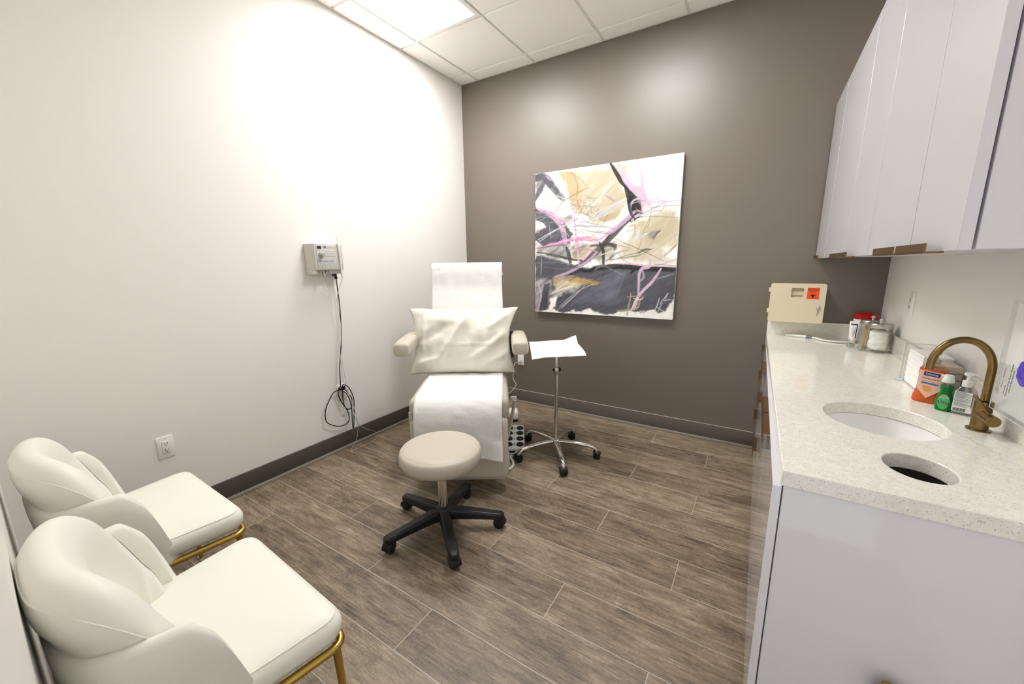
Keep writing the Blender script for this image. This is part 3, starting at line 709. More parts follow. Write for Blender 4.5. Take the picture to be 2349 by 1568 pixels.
# pillow
bm = BM(); nu, nv = 54, 40
def pil(side):
    g = []
    for i in range(nv + 1):
        r = []
        for j in range(nu + 1):
            u, v = -1 + 2 * j / nu, -1 + 2 * i / nv
            prof = (max(0, 1 - abs(u) ** 3.0) ** 0.75) * (max(0, 1 - abs(v) ** 2.6) ** 0.75)
            pinch_x = 1 - 0.115 * (1 - abs(v) ** 2) ; pinch_z = 1 - 0.045 * (1 - abs(u) ** 2)
            x = u * 0.386 * pinch_x; z = v * 0.242 * pinch_z
            if v > 0.4 and u > 0.5: x += 0.02 * (v - 0.4) * (u - 0.5) * 4
            if v < 0: x -= 0.012 * v * u * 0.5
            th = 0.078 * prof
            wr = 0
            if side > 0:
                def ridge(ax, az, bx_, bz, wdt, amp):
                    dx, dz = bx_ - ax, bz - az; l = math.hypot(dx, dz); s = ((x - ax) * dx + (z - az) * dz) / (l * l); dd = abs((x - ax) * dz - (z - az) * dx) / l
                    if s < -0.15 or s > 1.15: return 0
                    e = max(0, min(1, min(s + 0.15, 1.15 - s) / 0.3))
                    return amp * math.exp(-(dd / wdt) ** 2) * e
                wr += ridge(-0.16, -0.12, 0.02, 0.17, 0.022, 0.013) + ridge(-0.1, -0.02, 0.25, -0.02, 0.008, 0.004)
                wr += ridge(0.02, -0.16, 0.33, 0.06, 0.025, 0.014) + ridge(0.12, -0.2, 0.34, -0.08, 0.02, 0.009) - ridge(-0.3, 0.0, -0.1, 0.12, 0.03, 0.012)
                wr += ridge(-0.33, -0.17, -0.18, -0.12, 0.018, 0.01) + ridge(-0.29, -0.05, -0.27, 0.2, 0.014, 0.009) + ridge(0.2, 0.1, 0.34, 0.2, 0.02, 0.012)
                wr += ridge(0.095, -0.2, 0.1, 0.2, 0.004, 0.003)
                wr += noise.noise(Vector((x * 7, z * 9, 2))) * 0.009 + noise.noise(Vector((x * 20, z * 22, 5))) * 0.003
                wr *= 1.6 * min(1, prof * 2.2)
            z += 0.004 * noise.noise(Vector((x * 12, v, 3)))
            r.append((x, -(th + wr) if side > 0 else th * 0.8, z))
        g.append(r)
    return g
rings(bm, pil(1), closed=False); rings(bm, list(reversed(pil(-1))), closed=False)
bmesh.ops.remove_doubles(bm, verts=bm.verts, dist=0.0008)
o = finish(bm, 'pillow', LINEN, angle=180)
pm = Matrix.Translation((CX, CY, 0)) @ Matrix.Rotation(CR, 4, 'Z') @ Matrix.Translation((-0.020, 0.655, 0.846)) @ Matrix.Rotation(-LEAN * 0.9, 4, 'X')
o.matrix_world = pm
tagp(o, 'white pillow in a creased case leaning on the exam chair backrest', 'pillow')

# foot control
fc = thing('foot_control', 'white foot control pad with eight black oval buttons on the floor', 'foot control', (1.075, -0.815, 0), math.radians(31))
bm = BM(); rings(bm, [[(-0.078, y, z) for y, z in ((-0.2, 0.012), (-0.2, 0.034), (-0.19, 0.04), (0.19, 0.052), (0.2, 0.046), (0.2, 0.012))], [(0.078, y, z) for y, z in ((-0.2, 0.012), (-0.2, 0.034), (-0.19, 0.04), (0.19, 0.052), (0.2, 0.046), (0.2, 0.012))]])
finish(bm, 'housing', WPLAS, fc, bevel=0.006)
bm = BM(); bx(bm, -0.07, 0.07, -0.19, 0.19, 0, 0.013); finish(bm, 'underside', BLACKR, fc)
for q in range(4):
    yy = -0.145 + q * 0.095
    for xx in (-0.043, 0.043):
        bm = BM(); lathe(bm, [(1, 0), (1, 0.5), (0.9, 1.0), (0.0, 1.05)], (0, 0, 0), n=24); bmesh.ops.scale(bm, vec=(0.03, 0.036, 0.009), verts=bm.verts); bmesh.ops.translate(bm, vec=(xx, yy, 0.042 + yy * 0.031), verts=bm.verts)
        finish(bm, 'pedal_button', BLACKR, fc)
bm = BM()
for q in range(4):
    yy = -0.145 + q * 0.095; bx(bm, -0.007, 0.007, yy - 0.02, yy + 0.02, 0.046 + yy * 0.031, 0.0472 + yy * 0.031)
finish(bm, 'printed_icons', mat('pale_print', (170, 178, 190), 0.6), fc, smooth=False)
bm = BM(); tube(bm, [(-0.05, -0.2, 0.02), (-0.04, -0.225, 0.01), (0.0, -0.225, 0.008), (0.02, -0.2, 0.02)], 0.004); finish(bm, 'carry_loop', WPLAS, fc)
bm = BM(); tube(bm, [(0.654, -0.012, 0.437), (0.652, -0.05, 0.437), (0.644, -0.11, 0.425), (0.639, -0.12, 0.35), (0.632, -0.12, 0.28), (0.665, -0.12, 0.227), (0.655, -0.125, 0.19), (0.61, -0.15, 0.135), (0.52, -0.2, 0.07), (0.45, -0.3, 0.03)], 0.0035, n=8); box(bm, (0.02, 0.03, 0.024), (0.654, -0.025, 0.437), bev=0.005)
tagp(finish(bm, 'chair_power_cord', mat('ivory_cable', (214, 208, 196), 0.5)), 'ivory power cord from the taupe wall outlet down behind the exam chair', 'cord')
bm = BM(); tube(bm, [(1.22, -1.335, 0.012), (1.255, -1.30, 0.012), (1.28, -1.245, 0.012), (1.284, -1.18, 0.012), (1.25, -1.125, 0.012), (1.21, -1.09, 0.012), (1.192, -1.05, 0.012)], 0.0095, n=10)
tagp(finish(bm, 'foot_control_hose', mat('pale_hose', (206, 212, 202), 0.45)), 'pale green hose on the floor from the exam chair to the foot control', 'hose')

# ------------------------------------------------------------------ castered bases
def caster(parent, x, y, ang, r=0.027, top=0.07, mt=None):
    bm = BM()
    M = Matrix.Translation((x, y, 0)) @ Matrix.Rotation(ang, 4, 'Z')
    tb = bmesh.new()
    for s in (-1, 1): lathe(tb, [(r * 0.75, -0.009), (r, -0.006), (r, 0.006), (r * 0.75, 0.009)], (0, s * 0.013, r), n=20, rot=(PI / 2, 0, 0))
    n = 14; arc = []
    for i in range(n + 1):
        a = math.radians(-10 + 150 * i / n); arc.append(((r + 0.004) * math.cos(a), (r + 0.004) * math.sin(a) + r))
    for s in (-0.006, 0.006):
        pass
    rings(tb, [[(px, s, pz) for px, pz in arc] + [(0, s, r)] for s in (-0.024, 0.024)])
    cyl(tb, (0, 0, r), (0, 0, top), 0.009, n=12)
    tb.transform(M); merge(bm, tb)
    return finish(bm, 'caster', mt or BLACK, parent, bevel=0.0)

st = thing('rolling_stool', 'round beige rolling stool on a black five-star base', 'stool', (1.302, -1.912, 0))
R0 = 0.298
bm = BM()
for k in range(5):
    a = math.radians(248.5 + 72 * k); c, s = math.cos(a), math.sin(a)
    def sect(r, hw, z0, z1):
        P = []
        for dx, dz in ((-hw, z0), (-hw * 1.0, z0 + (z1 - z0) * 0.75), (-hw * 0.7, z1), (hw * 0.7, z1), (hw, z0 + (z1 - z0) * 0.75), (hw, z0)):
            P.append((r * c - dx * s, r * s + dx * c, dz))
        return P
    rings(bm, [sect(0.02, 0.03, 0.066, 0.124), sect(0.08, 0.029, 0.07, 0.122), sect(0.2, 0.026, 0.064, 0.104), sect(R0 - 0.01, 0.025, 0.058, 0.091), sect(R0 + 0.016, 0.023, 0.057, 0.087), sect(R0 + 0.027, 0.014, 0.057, 0.08)])
lathe(bm, [(0.048, 0.068), (0.046, 0.12), (0.034, 0.135), (0.026, 0.137)], n=28)
finish(bm, 'star_base', BLACK, st, bevel=0.003)
for k in range(5):
    a = math.radians(248.5 + 72 * k)
    caster(st, R0 * math.cos(a), R0 * math.sin(a), a + [0.6, 0.3, -0.4, 2.0, 0.2][k], r=0.028, top=0.066)
bm = BM(); lathe(bm, [(0.025, 0.125), (0.025, 0.29), (0.022, 0.292), (0.022, 0.30), (0.0235, 0.302), (0.0235, 0.39)], n=24); finish(bm, 'gas_column', CHROME, st)
bm = BM(); lathe(bm, [(r_, z_ + 0.026) for r_, z_ in ((0.13, 0.352), (0.17, 0.354), (0.198, 0.367), (0.211, 0.392), (0.212, 0.413), (0.207, 0.434), (0.199, 0.4445), (0.1965, 0.4445), (0.192, 0.449), (0.17, 0.453), (0.1, 0.456), (0.0, 0.457))], n=64); finish(bm, 'cushion', BEIGE, st, angle=60)

# instrument stand
ms = thing('instrument_stand', 'chrome wheeled instrument stand with a five-star base', 'instrument stand', (1.452, -0.845, 0))
bm = BM()
for k in range(5):
    a = math.radians(233.8 + 72 * k); c, s = math.cos(a), math.sin(a)
    P = [(0.0, 0.105), (0.06, 0.11), (0.15, 0.108), (0.23, 0.098), (0.275, 0.085), (0.296, 0.068), (0.3, 0.05)]
    tube(bm, [(r * c, r * s, z) for r, z in P], 0.016, n=12, sec=lambda f: (0.019 - 0.003 * f, 0.012 + 0.002 * f))
lathe(bm, [(0.03, 0.085), (0.032, 0.118), (0.024, 0.128), (0.016, 0.13)], n=24)
finish(bm, 'star_base', CHROME, ms)
for k in range(5):
    a = math.radians(233.8 + 72 * k); caster(ms, 0.3 * math.cos(a), 0.3 * math.sin(a), a + [0.2, 0.1, 1.4, 2.0, 0.7][k], r=0.027, top=0.056, mt=BLACKR)
bm = BM(); cyl(bm, (0, 0, 0.12), (0, 0, 0.64), 0.0135); finish(bm, 'lower_pole', CHROME, ms)
bm = BM(); cyl(bm, (0, 0, 0.6), (0, 0, 0.785), 0.0105); finish(bm, 'upper_pole', CHROME, ms)
bm = BM(); lathe(bm, [(0.016, 0.615), (0.018, 0.618), (0.018, 0.668), (0.0155, 0.672)], n=20); finish(bm, 'collar', STEEL, ms)
bm = BM(); lathe(bm, [(0.012, 0), (0.016, 0.008), (0.012, 0.018)], (0.022, 0.02, 0.652), n=7, rot=(PI / 2, 0, -0.8)); finish(bm, 'clamp_knob', BLACK, ms)
bm = BM(); lathe(bm, [(0.012, 0), (0.015, 0.008), (0.012, 0.016)], (-0.02, -0.004, 0.65), n=7, rot=(PI / 2, 0, 1.2)); finish(bm, 'clamp_knob', BLACK, ms)
# tray and cloth in world directions (rotated rectangle)
TC = Vector((1.404, -0.772, 0)); eu = Vector((0.535, -0.465, 0)).normalized(); ev = Vector((0.25, 0.275, 0)).normalized()
ev = Vector((-eu.y, eu.x, 0))
tz = 0.792
off = TC - Vector((1.452, -0.845, 0))
ta = math.atan2(eu.y, eu.x)
bm = BM(); box(bm, (0.40, 0.31, 0.014), (off.x, off.y, tz - 0.004), (0, 0, ta), bev=0.005); finish(bm, 'tray', STEEL, ms)
bm = BM(); box(bm, (0.05, 0.05, 0.02), (0, 0, tz - 0.02), (0, 0, ta), bev=0.004); finish(bm, 'tray_bracket', STEEL, ms)
bm = BM(); box(bm, (0.03, 0.03, 0.018), (off.x + 0.06, off.y + 0.02, tz - 0.02), (0, 0, ta), bev=0.004); finish(bm, 'tray_bracket', mat('tray_bracket', (150, 142, 126), 0.4), ms)
bm = BM(); g = []
C4 = [Vector((1.125, -0.668, tz)), Vector((1.405, -0.395, tz)), Vector((1.412, -1.135, tz)), Vector((1.688, -0.882, tz))]
for i in range(25):
    r = []
    for j in range(25):
        u, v = i / 24, j / 24
        p = C4[0] * (1 - u) * (1 - v) + C4[1] * (1 - u) * v + C4[2] * u * (1 - v) + C4[3] * u * v
        d = p - TC; a_, b_ = abs(d.dot(eu)) / 0.20, abs(d.dot(ev)) / 0.155
        over = max(a_, b_, 1.0) - 1
        z = tz + 0.007 - 0.022 * over + 0.003 * noise.noise(Vector((p.x * 16, p.y * 16, 0)))
        if u < 0.25 and v > 0.75: z += 0.045 * (1 - u / 0.25) * ((v - 0.75) / 0.25)
        r.append((p.x, p.y, z))
    g.append(r)
rings(bm, g, closed=False)
tagp(finish(bm, 'tray_cloth', PAPERP, solid=0.003, angle=180), 'white paper towel spread over the chrome stand tray', 'tray cover')

# ------------------------------------------------------------------ accent chairs
def trap(scale=1.0, front=0.245, back=-0.215, wf=0.292, wb=0.235, r=0.06, n=8, inset=0.0):
    P = [(wf - inset, front - inset), (-(wf - inset), front - inset), (-(wb - inset), back + inset), (wb - inset, back + inset)]
    out = []
    for i in range(4):
        p = Vector((*P[i], 0)); a = Vector((*P[i - 1], 0)); b = Vector((*P[(i + 1) % 4], 0)); rr = max(0.01, (r if i < 2 else r * 2.2) - inset * 0.5)
        pa = p + (a - p).normalized() * rr; pb = p + (b - p).normalized() * rr
        for k in range(n + 1):
            f = k / n; out.append(tuple(((1 - f) ** 2 * pa + 2 * f * (1 - f) * p + f * f * pb))[:2])
        for k in range(1, 5):
            nx = Vector((*P[(i + 1) % 4], 0)); rn = max(0.01, (r if (i + 1) % 4 < 2 else r * 2.2) - inset * 0.5); e = nx + (p - nx).normalized() * rn
            q = pb + (e - pb) * (k / 5); out.append((q.x, q.y))
    return out
def upath(th, a, b, y0, pw=0.8):
    s, c = math.sin(th), math.cos(th)
    return Vector((a * math.copysign(abs(s) ** pw, s), y0 - b * math.copysign(abs(c) ** pw, c), 0))
def sstep(x, a, b):
    t = max(0, min(1, (x - a) / (b - a))); return t * t * (3 - 2 * t)
def make_accent_chair(label, loc, rotz):
    t = thing('accent_chair', label, 'chair', loc, rotz, 'cream barrel chairs')
    bm = BM()
    rings(bm, [[(x, y, z) for x, y in trap(inset=i)] for z, i in ((0.385, 0.02), (0.392, 0.006), (0.41, -0.004), (0.435, -0.006), (0.452, 0.0), (0.462, 0.01), (0.468, 0.028), (0.472, 0.06), (0.475, 0.12), (0.476, 0.17))])
    seat = finish(bm, 'seat', CREAM, t, angle=70)
    bm = BM(); P = [(x, y, 0.4605) for x, y in trap(inset=0.0075)]; tube(bm, P + [P[0]], 0.0022, n=6, smooth=False); finish(bm, 'piping', CREAM, seat)
    # outer shell
    bm = BM(); n = 110; rs = []
    TH = math.radians(115)
    for i in range(n + 1):
        th = -TH + 2 * TH * i / n; a_ = abs(th)
        top = 0.668 + 0.028 * sstep(a_, math.radians(25), math.radians(70)) - 0.31 * sstep(a_, math.radians(84), math.radians(117)) ** 0.9
        top = max(top, 0.395); sec = []
        K = 7
        def pt(z, inner):
            f = sstep(z, 0.36, 0.64); sc = 0.86 + 0.14 * f + (0.0 if a_ < 1.2 else 0.08 * (1 - f) * sstep(a_, 1.2, 1.8))
            q = upath(th, 0.288 * sc, 0.203 * sc, -0.043)
            if inner:
                q2 = upath(th, 0.288 * sc - 0.032, 0.203 * sc - 0.032, -0.043); q = q2
            return Vector((q.x, q.y, z))
        zb = 0.362
        for k in range(K + 1): sec.append(pt(zb + (top - 0.016 - zb) * k / K, False))
        m1 = pt(top, False) * 0.7 + pt(top, True) * 0.3; m1.z = top - 0.003; sec.append(m1)
        m2 = pt(top, False) * 0.35 + pt(top, True) * 0.65; m2.z = top - 0.003; sec.append(m2)
        for k in range(K, -1, -1): sec.append(pt(zb + (top - 0.016 - zb) * k / K, True))
        rs.append(sec)
    rings(bm, rs); finish(bm, 'outer_shell', CREAM, t, angle=70)
    # padded inner back
    bm = BM(); rs = []; TH2 = math.radians(103); n = 108; m = 40
    for i in range(n + 1):
        th = -TH2 + 2 * TH2 * i / n; a_ = abs(th)
        e = max(0.0, min(1.0, (a_ - math.radians(14)) / (TH2 - math.radians(14))))
        ztop = 0.828 - 0.40 * e ** 2.7; zbot = 0.45
        w = 0.048 - 0.016 * e
        if a_ > math.radians(84): w *= max(0.25, 1 - (a_ - math.radians(84)) / math.radians(20))
        zc, h = (ztop + zbot) / 2, (ztop - zbot) / 2; sec = []
        for k in range(m):
            a = 2 * PI * k / m; ca, sa = math.cos(a), math.sin(a)
            du = w * math.copysign(abs(ca) ** 0.8, ca); z = zc + h * math.copysign(abs(sa) ** 0.75, sa)
            lean = 0.058 * ((z - zbot) / 0.37) * (1 - 0.45 * e)
            bulge = 0.014 * math.sin(PI * max(0, min(1, (z - 0.675) / (ztop - 0.675 + 1e-6)))) if z > 0.675 and ca > 0 else 0
            if ca < 0 and 0.46 < z < 0.76: bulge = 0.026 * (1 - 0.6 * e) * math.sin(PI * (z - 0.46) / 0.30)
            if ca > 0 and z <= 0.675: bulge = -0.002
            rad = lean + du + bulge
            q = upath(th, 0.197 + rad, 0.110 + rad, -0.043)
            sec.append(Vector((q.x, q.y, z)))
        rs.append(sec)
    rings(bm, rs); ib = finish(bm, 'padded_back', CREAM, t, angle=80)
    bm = BM(); tube(bm, [rs[i][5] + (rs[i][5] - rs[i][25]).normalized() * 0.0004 for i in range(4, n - 3, 2)], 0.0016, n=6); finish(bm, 'seam_piping', CREAM, ib)
    # gold rail and legs
    bm = BM(); P = [(x, y, 0.372) for x, y in trap(inset=0.004, r=0.05)]; tube(bm, P + [P[0], P[1]], 0.0115, n=12, smooth=False); finish(bm, 'seat_rail', GOLD, t)
    for x, y, x2, y2 in ((0.272, 0.218, 0.276, 0.232), (-0.272, 0.218, -0.276, 0.232), (0.20, -0.17, 0.225, -0.2), (-0.20, -0.17, -0.225, -0.2)):
        bm = BM(); cyl(bm, (x, y, 0.37), (x2, y2, 0.0), 0.0115, n=14, r2=0.008); finish(bm, 'leg', GOLD, t)
    return t
c1 = make_accent_chair('cream barrel chair with gold legs, the farther one, by the white wall corner', (0.70, -2.937, 0), math.radians(-1.5))
c2 = copy_tree(c1)
c2.location = (1.440, -3.012, 0); c2.rotation_euler = (0, 0, math.radians(-3.3))
c2['label'] = 'cream barrel chair with gold legs, the nearest one, cropped by the photo bottom edge'

# ------------------------------------------------------------------ base cabinets and worktop
ZC, CT = 0.8928, 0.042
XD = 2.699
def pull(parent, y, ln, z, x=XD, down=False):
    bm = BM()
    rings(bm, [[(x + 0.002, yy, z + 0.010), (x - 0.018, yy, z + 0.010), (x - 0.020, yy, z + 0.006), (x - 0.020, yy, z - 0.026), (x - 0.016, yy, z - 0.026), (x - 0.016, yy, z + 0.004), (x + 0.002, yy, z + 0.006)] if not down else
          [(x + 0.002, yy, z - 0.008), (x - 0.026, yy, z - 0.008), (x - 0.028, yy, z - 0.004), (x - 0.028, yy, z + 0.012), (x - 0.024, yy, z + 0.012), (x - 0.024, yy, z - 0.004), (x + 0.002, yy, z - 0.004)] for yy in (y - ln / 2, y + ln / 2)])
    return finish(bm, 'pull', PULL, parent, smooth=False)
ZT = ZC - CT
def carcass(t, y0, y1):
    bm = BM(); xa, xb, ya, yb, zb = XD + 0.021, WX - 0.002, y0 + 0.001, y1 - 0.001, ZT - 0.002
    bx(bm, xa, xb, ya, yb, 0.1, 0.118); bx(bm, xa, xb, ya, ya + 0.016, 0.118, zb); bx(bm, xa, xb, yb - 0.016, yb, 0.118, zb); bx(bm, xb - 0.01, xb, ya + 0.016, yb - 0.016, 0.118, zb); bx(bm, xa, xa + 0.002, ya + 0.016, yb - 0.016, 0.118, zb)
    finish(bm, 'carcass', CABIN, t, smooth=False)
    bm = BM(); bx(bm, XD + 0.06, WX - 0.05, y0 + 0.001, y1 - 0.001, 0.0, 0.1); finish(bm, 'plinth', CABIN, t, smooth=False)
for (y0, y1, lab) in ((-0.56, -0.012, 'white gloss drawer cabinet against the taupe wall'), (-1.07, -0.562, 'white gloss drawer cabinet next to the sink cabinet')):
    t = thing('drawer_cabinet', lab, 'cabinet', (0, 0, 0), 0, 'white gloss base cabinets')
    carcass(t, y0, y1)
    for z0, z1, zp in ((0.67, ZT - 0.006, 0.838), (0.386, 0.667, 0.655), (0.1, 0.383, 0.371)):
        bm = BM(); bx(bm, XD, XD + 0.019, y0 + 0.0015, y1 - 0.0015, z0, z1, bev=0.0006, seg=1); d = finish(bm, 'drawer', CAB, t)
        pull(d, (y0 + y1) / 2 + 0.02, 0.2, zp - 0.012)
t = thing('sink_cabinet', 'white gloss sink cabinet with bronze pulls and a plain end panel', 'cabinet', (0, 0, 0), 0, 'white gloss base cabinets')
carcass(t, -2.176, -1.072)
for y0, y1, yp in ((-1.62, -1.0735, -1.508), (-2.205, -1.623, -1.727)):
    bm = BM(); bx(bm, XD, XD + 0.019, y0, y1, 0.1, ZT - 0.006, bev=0.0006, seg=1); d = finish(bm, 'door', CAB, t)
    pull(d, yp, 0.205, 0.826)
bm = BM(); bx(bm, XD + 0.0225, WX - 0.002, -2.2, -2.178, 0.0, ZT - 0.002, bev=0.001, seg=1); finish(bm, 'end_panel', CAB, t)
bm = BM(); lathe(bm, [(0.011, 0.0), (0.009, 0.018), (0.03, 0.03), (0.0345, 0.033), (0.0345, 0.038), (0.031, 0.039), (0.0, 0.0395)], (2.972, -2.2, 0.403), n=40, rot=(PI / 2, 0, 0)); kb = finish(bm, 'round_knob', GOLD, t)
bm = BM(); lathe(bm, [(0.0305, 0.0392), (0.0305, 0.0402), (0.0, 0.0403)], (2.972, -2.2, 0.403), n=40, rot=(PI / 2, 0, 0)); finish(bm, 'dark_inlay', mat('dark_inlay', (40, 30, 26), 0.4), kb)

# worktop with oval cut-outs
def ell(cx, cy, a, b, n=56): return [(cx + a * math.cos(2 * PI * i / n), cy + b * math.sin(2 * PI * i / n)) for i in range(n)]
SINK = (3.0, -1.665, 0.149, 0.163); HOLE = (3.0, -2.026, 0.066, 0.079)
bm = BM()
def loop(P):
    v = [bm.verts.new((x, y, ZC)) for x, y in P]; return [bm.edges.new((v[i], v[(i + 1) % len(v)])) for i in range(len(v))]
edges = loop([(2.6985, -0.001), (WX - 0.001, -0.001), (WX - 0.001, -2.213), (2.7145, -2.213)]) + loop(ell(*SINK)) + loop(ell(*HOLE))
bmesh.ops.triangle_fill(bm, use_beauty=True, use_dissolve=False, edges=edges)
r = bmesh.ops.extrude_face_region(bm, geom=list(bm.faces))
bmesh.ops.translate(bm, vec=(0, 0, -CT), verts=[v for v in r['geom'] if isinstance(v, bmesh.types.BMVert)])
wt = finish(bm, 'worktop', QUARTZ, bevel=0.003, seg=2)
tagp(wt, 'speckled white quartz worktop with a sink cut-out and a round waste hole', 'worktop')
bm = BM(); bx(bm, 2.700, WX - 0.021, -0.02, -0.001, ZC, ZC + 0.1, bev=0.002); finish(bm, 'back_splash', QUARTZ, wt)
bm = BM(); bx(bm, WX - 0.02, WX - 0.001, -2.213, -0.001, ZC, ZC + 0.1, bev=0.002); finish(bm, 'side_splash', QUARTZ, wt)
bm = BM(); n = 48
rings(bm, [[(HOLE[0] + (HOLE[2] + 0.004) * math.cos(2 * PI * i / n), HOLE[1] + (HOLE[3] + 0.004) * math.sin(2 * PI * i / n), z) for i in range(n)] for z in (ZC - CT, ZC - 0.3)], cap0=False)
finish(bm, 'waste_chute', mat('chute_dark', (46, 40, 34), 0.7), wt)
# basin
bm = BM(); n = 56
prof = [(1.10, 0.0), (1.03, 0.0), (1.02, -0.01), (1.0, -0.05), (0.93, -0.09), (0.75, -0.125), (0.45, -0.14), (0.12, -0.146), (0.0, -0.147)]
rings(bm, [[(SINK[2] * f * math.cos(2 * PI * i / n), SINK[3] * f * math.sin(2 * PI * i / n), z) for i in range(n)] for f, z in prof[:-1]], cap0=False)
sk = finish(bm, 'sink_basin', CERAM, angle=80, solid=0.004); sk.location = (SINK[0], SINK[1], ZC - CT - 0.003)
tagp(sk, 'white oval undermount basin set in the quartz worktop', 'sink')
bm = BM(); lathe(bm, [(0.022, 0), (0.022, 0.003), (0.012, 0.004)], (0, 0, -0.146)); finish(bm, 'drain', CHROME, sk)

# faucet
fa = thing('faucet', 'brushed bronze gooseneck faucet behind the sink', 'faucet', (3.223, -1.632, ZC))
bm = BM(); lathe(bm, [(0.0265, 0), (0.0265, 0.004), (0.024, 0.005)], n=36); finish(bm, 'flange', BRASS, fa)
bm = BM(); lathe(bm, [(0.0195, 0.004), (0.0195, 0.088), (0.0185, 0.09), (0.009, 0.0905)], n=36); finish(bm, 'body', BRASS, fa)
bm = BM()
pts = [(0, 0, 0.088), (0, 0, 0.178)] + [(-0.064 + 0.064 * math.cos(a), 0, 0.183 + 0.086 * math.sin(a)) for a in [PI * i / 44 for i in range(45)]] + [(-0.128, 0, 0.172)]
tube(bm, pts, 0.0098, n=18, smooth=False); sp_ = finish(bm, 'spout', BRASS, fa, angle=60)
bm = BM(); lathe(bm, [(0.0118, 0.086), (0.0118, 0.092), (0.0099, 0.093)], n=24); finish(bm, 'collar_ring', mat('dark_bronze', (84, 64, 40), 0.35, metal=1.0), fa)
bm = BM(); cyl(bm, (-0.002, -0.01, 0.05), (0.004, -0.062, 0.046), 0.016, n=28); hd = finish(bm, 'handle_hub', BRASS, fa, bevel=0.001)
bm = BM(); tube(bm, [(0.002, -0.045, 0.055), (-0.012, -0.028, 0.082), (-0.028, -0.02, 0.108)], 0.0042, n=10); finish(bm, 'lever', BRASS, hd)

# ------------------------------------------------------------------ upper cabinets
XU, ZB, ZTU, YN = 2.922, 1.412, 2.335, -2.255
ups = [(-0.43, -0.012, 'white gloss wall cabinet with a single narrow door in the far corner', [(-0.43, -0.012, -0.3)]),
       (-1.52, -0.432, 'white gloss two-door wall cabinet in the middle of the upper row', [(-1.10, -0.4335, -0.98), (-1.52, -1.103, -1.215)]),
       (YN, -1.522, 'white gloss wall cabinet nearest the camera with a plain end panel', [(-1.975, -1.5235, -1.86), (YN - 0.004, -1.978, -2.09)])]
for k, (y0, y1, lab, doors) in enumerate(ups):
    t = thing('wall_cabinet', lab, 'cabinet', (0, 0, 0), 0, 'white gloss wall cabinets')
    last = k == 2
    bm = BM(); bx(bm, XU + 0.021, WX - 0.001, y0 + (0.022 if last else 0.001), y1 - 0.001, ZB + 0.004, ZTU); finish(bm, 'carcass', CABIN, t, smooth=False)
    for a, b, yp in doors:
        bm = BM(); bx(bm, XU, XU + 0.018, a + 0.0004, b - 0.0004, ZB, ZTU, bev=0.0006, seg=1); d = finish(bm, 'door', CAB, t)
        pull(d, yp, 0.2, ZB + 0.004, XU, down=True)
    if last:
        bm = BM(); bx(bm, XU + 0.0235, WX - 0.001, y0, y0 + 0.021, ZB + 0.001, ZTU, bev=0.001, seg=1); finish(bm, 'end_panel', CAB, t)

# ------------------------------------------------------------------ sharps cabinet on the back wall
sx0, sx1, sz0, sz1 = 2.694, 2.992, 0.997, 1.252
t = thing('sharps_cabinet', 'ivory locking sharps cabinet with an orange biohazard label', 'sharps cabinet', ((sx0 + sx1) / 2, 0, (sz0 + sz1) / 2))
w, h = sx1 - sx0, sz1 - sz0
bm = BM(); box(bm, (w - 0.01, 0.112, h - 0.006), (0, -0.0565, 0), bev=0.008, seg=2); finish(bm, 'body', IVORY, t)
# door with a window cut-out
bm = BM()
def loop2(P, y):
    v = [bm.verts.new((x, y, z)) for x, z in P]; return [bm.edges.new((v[i], v[(i + 1) % len(v)])) for i in range(len(v))]
win = rrect(0.068, 0.062, 0.009, cx=0.0, cy=0.068)
bmesh.ops.triangle_fill(bm, use_beauty=True, edges=loop2(rrect(w, h, 0.012), -0.128) + loop2(win, -0.128))
r = bmesh.ops.extrude_face_region(bm, geom=list(bm.faces)); bmesh.ops.translate(bm, vec=(0, 0.0135, 0), verts=[v for v in r['geom'] if isinstance(v, bmesh.types.BMVert)])
dr = finish(bm, 'door', IVORY, t, bevel=0.004, seg=3)
bm = BM(); bx(bm, -0.036, 0.036, -0.1144, -0.1135, 0.034, 0.102); finish(bm, 'container_behind_window', mat('container', (190, 176, 146), 0.5), t, smooth=False)
bm = BM(); bx(bm, -0.036, 0.036, -0.118, -0.114, 0.05, 0.076, bev=0.001, seg=1); finish(bm, 'container_rib', mat('container_rib', (212, 198, 168), 0.5), t)
for zz in (0.085, -0.055):
    bm = BM(); box(bm, (0.012, 0.014, 0.03), (-w / 2 - 0.004, -0.12, zz), bev=0.003); finish(bm, 'hinge', IVORY, t)
lb = BM(); lx, lz = 0.082, 0.066
bx(lb, lx - 0.0315, lx + 0.0315, -0.1288, -0.128, lz - 0.037, lz + 0.037); lab = finish(lb, 'hazard_label', ORANGE, t, smooth=False)
M = wallframe(lx, -0.1289, lz)
text([('BIOHAZARD', 0.0098, 0, 0.0285, 1, 'CENTER'), ('INFECTIOUS', 0.0094, 0, 0.0195, 1, 'CENTER'), ('WASTE', 0.009, 0, 0.011, 1, 'CENTER')], 'label_text', INK, lab, M)
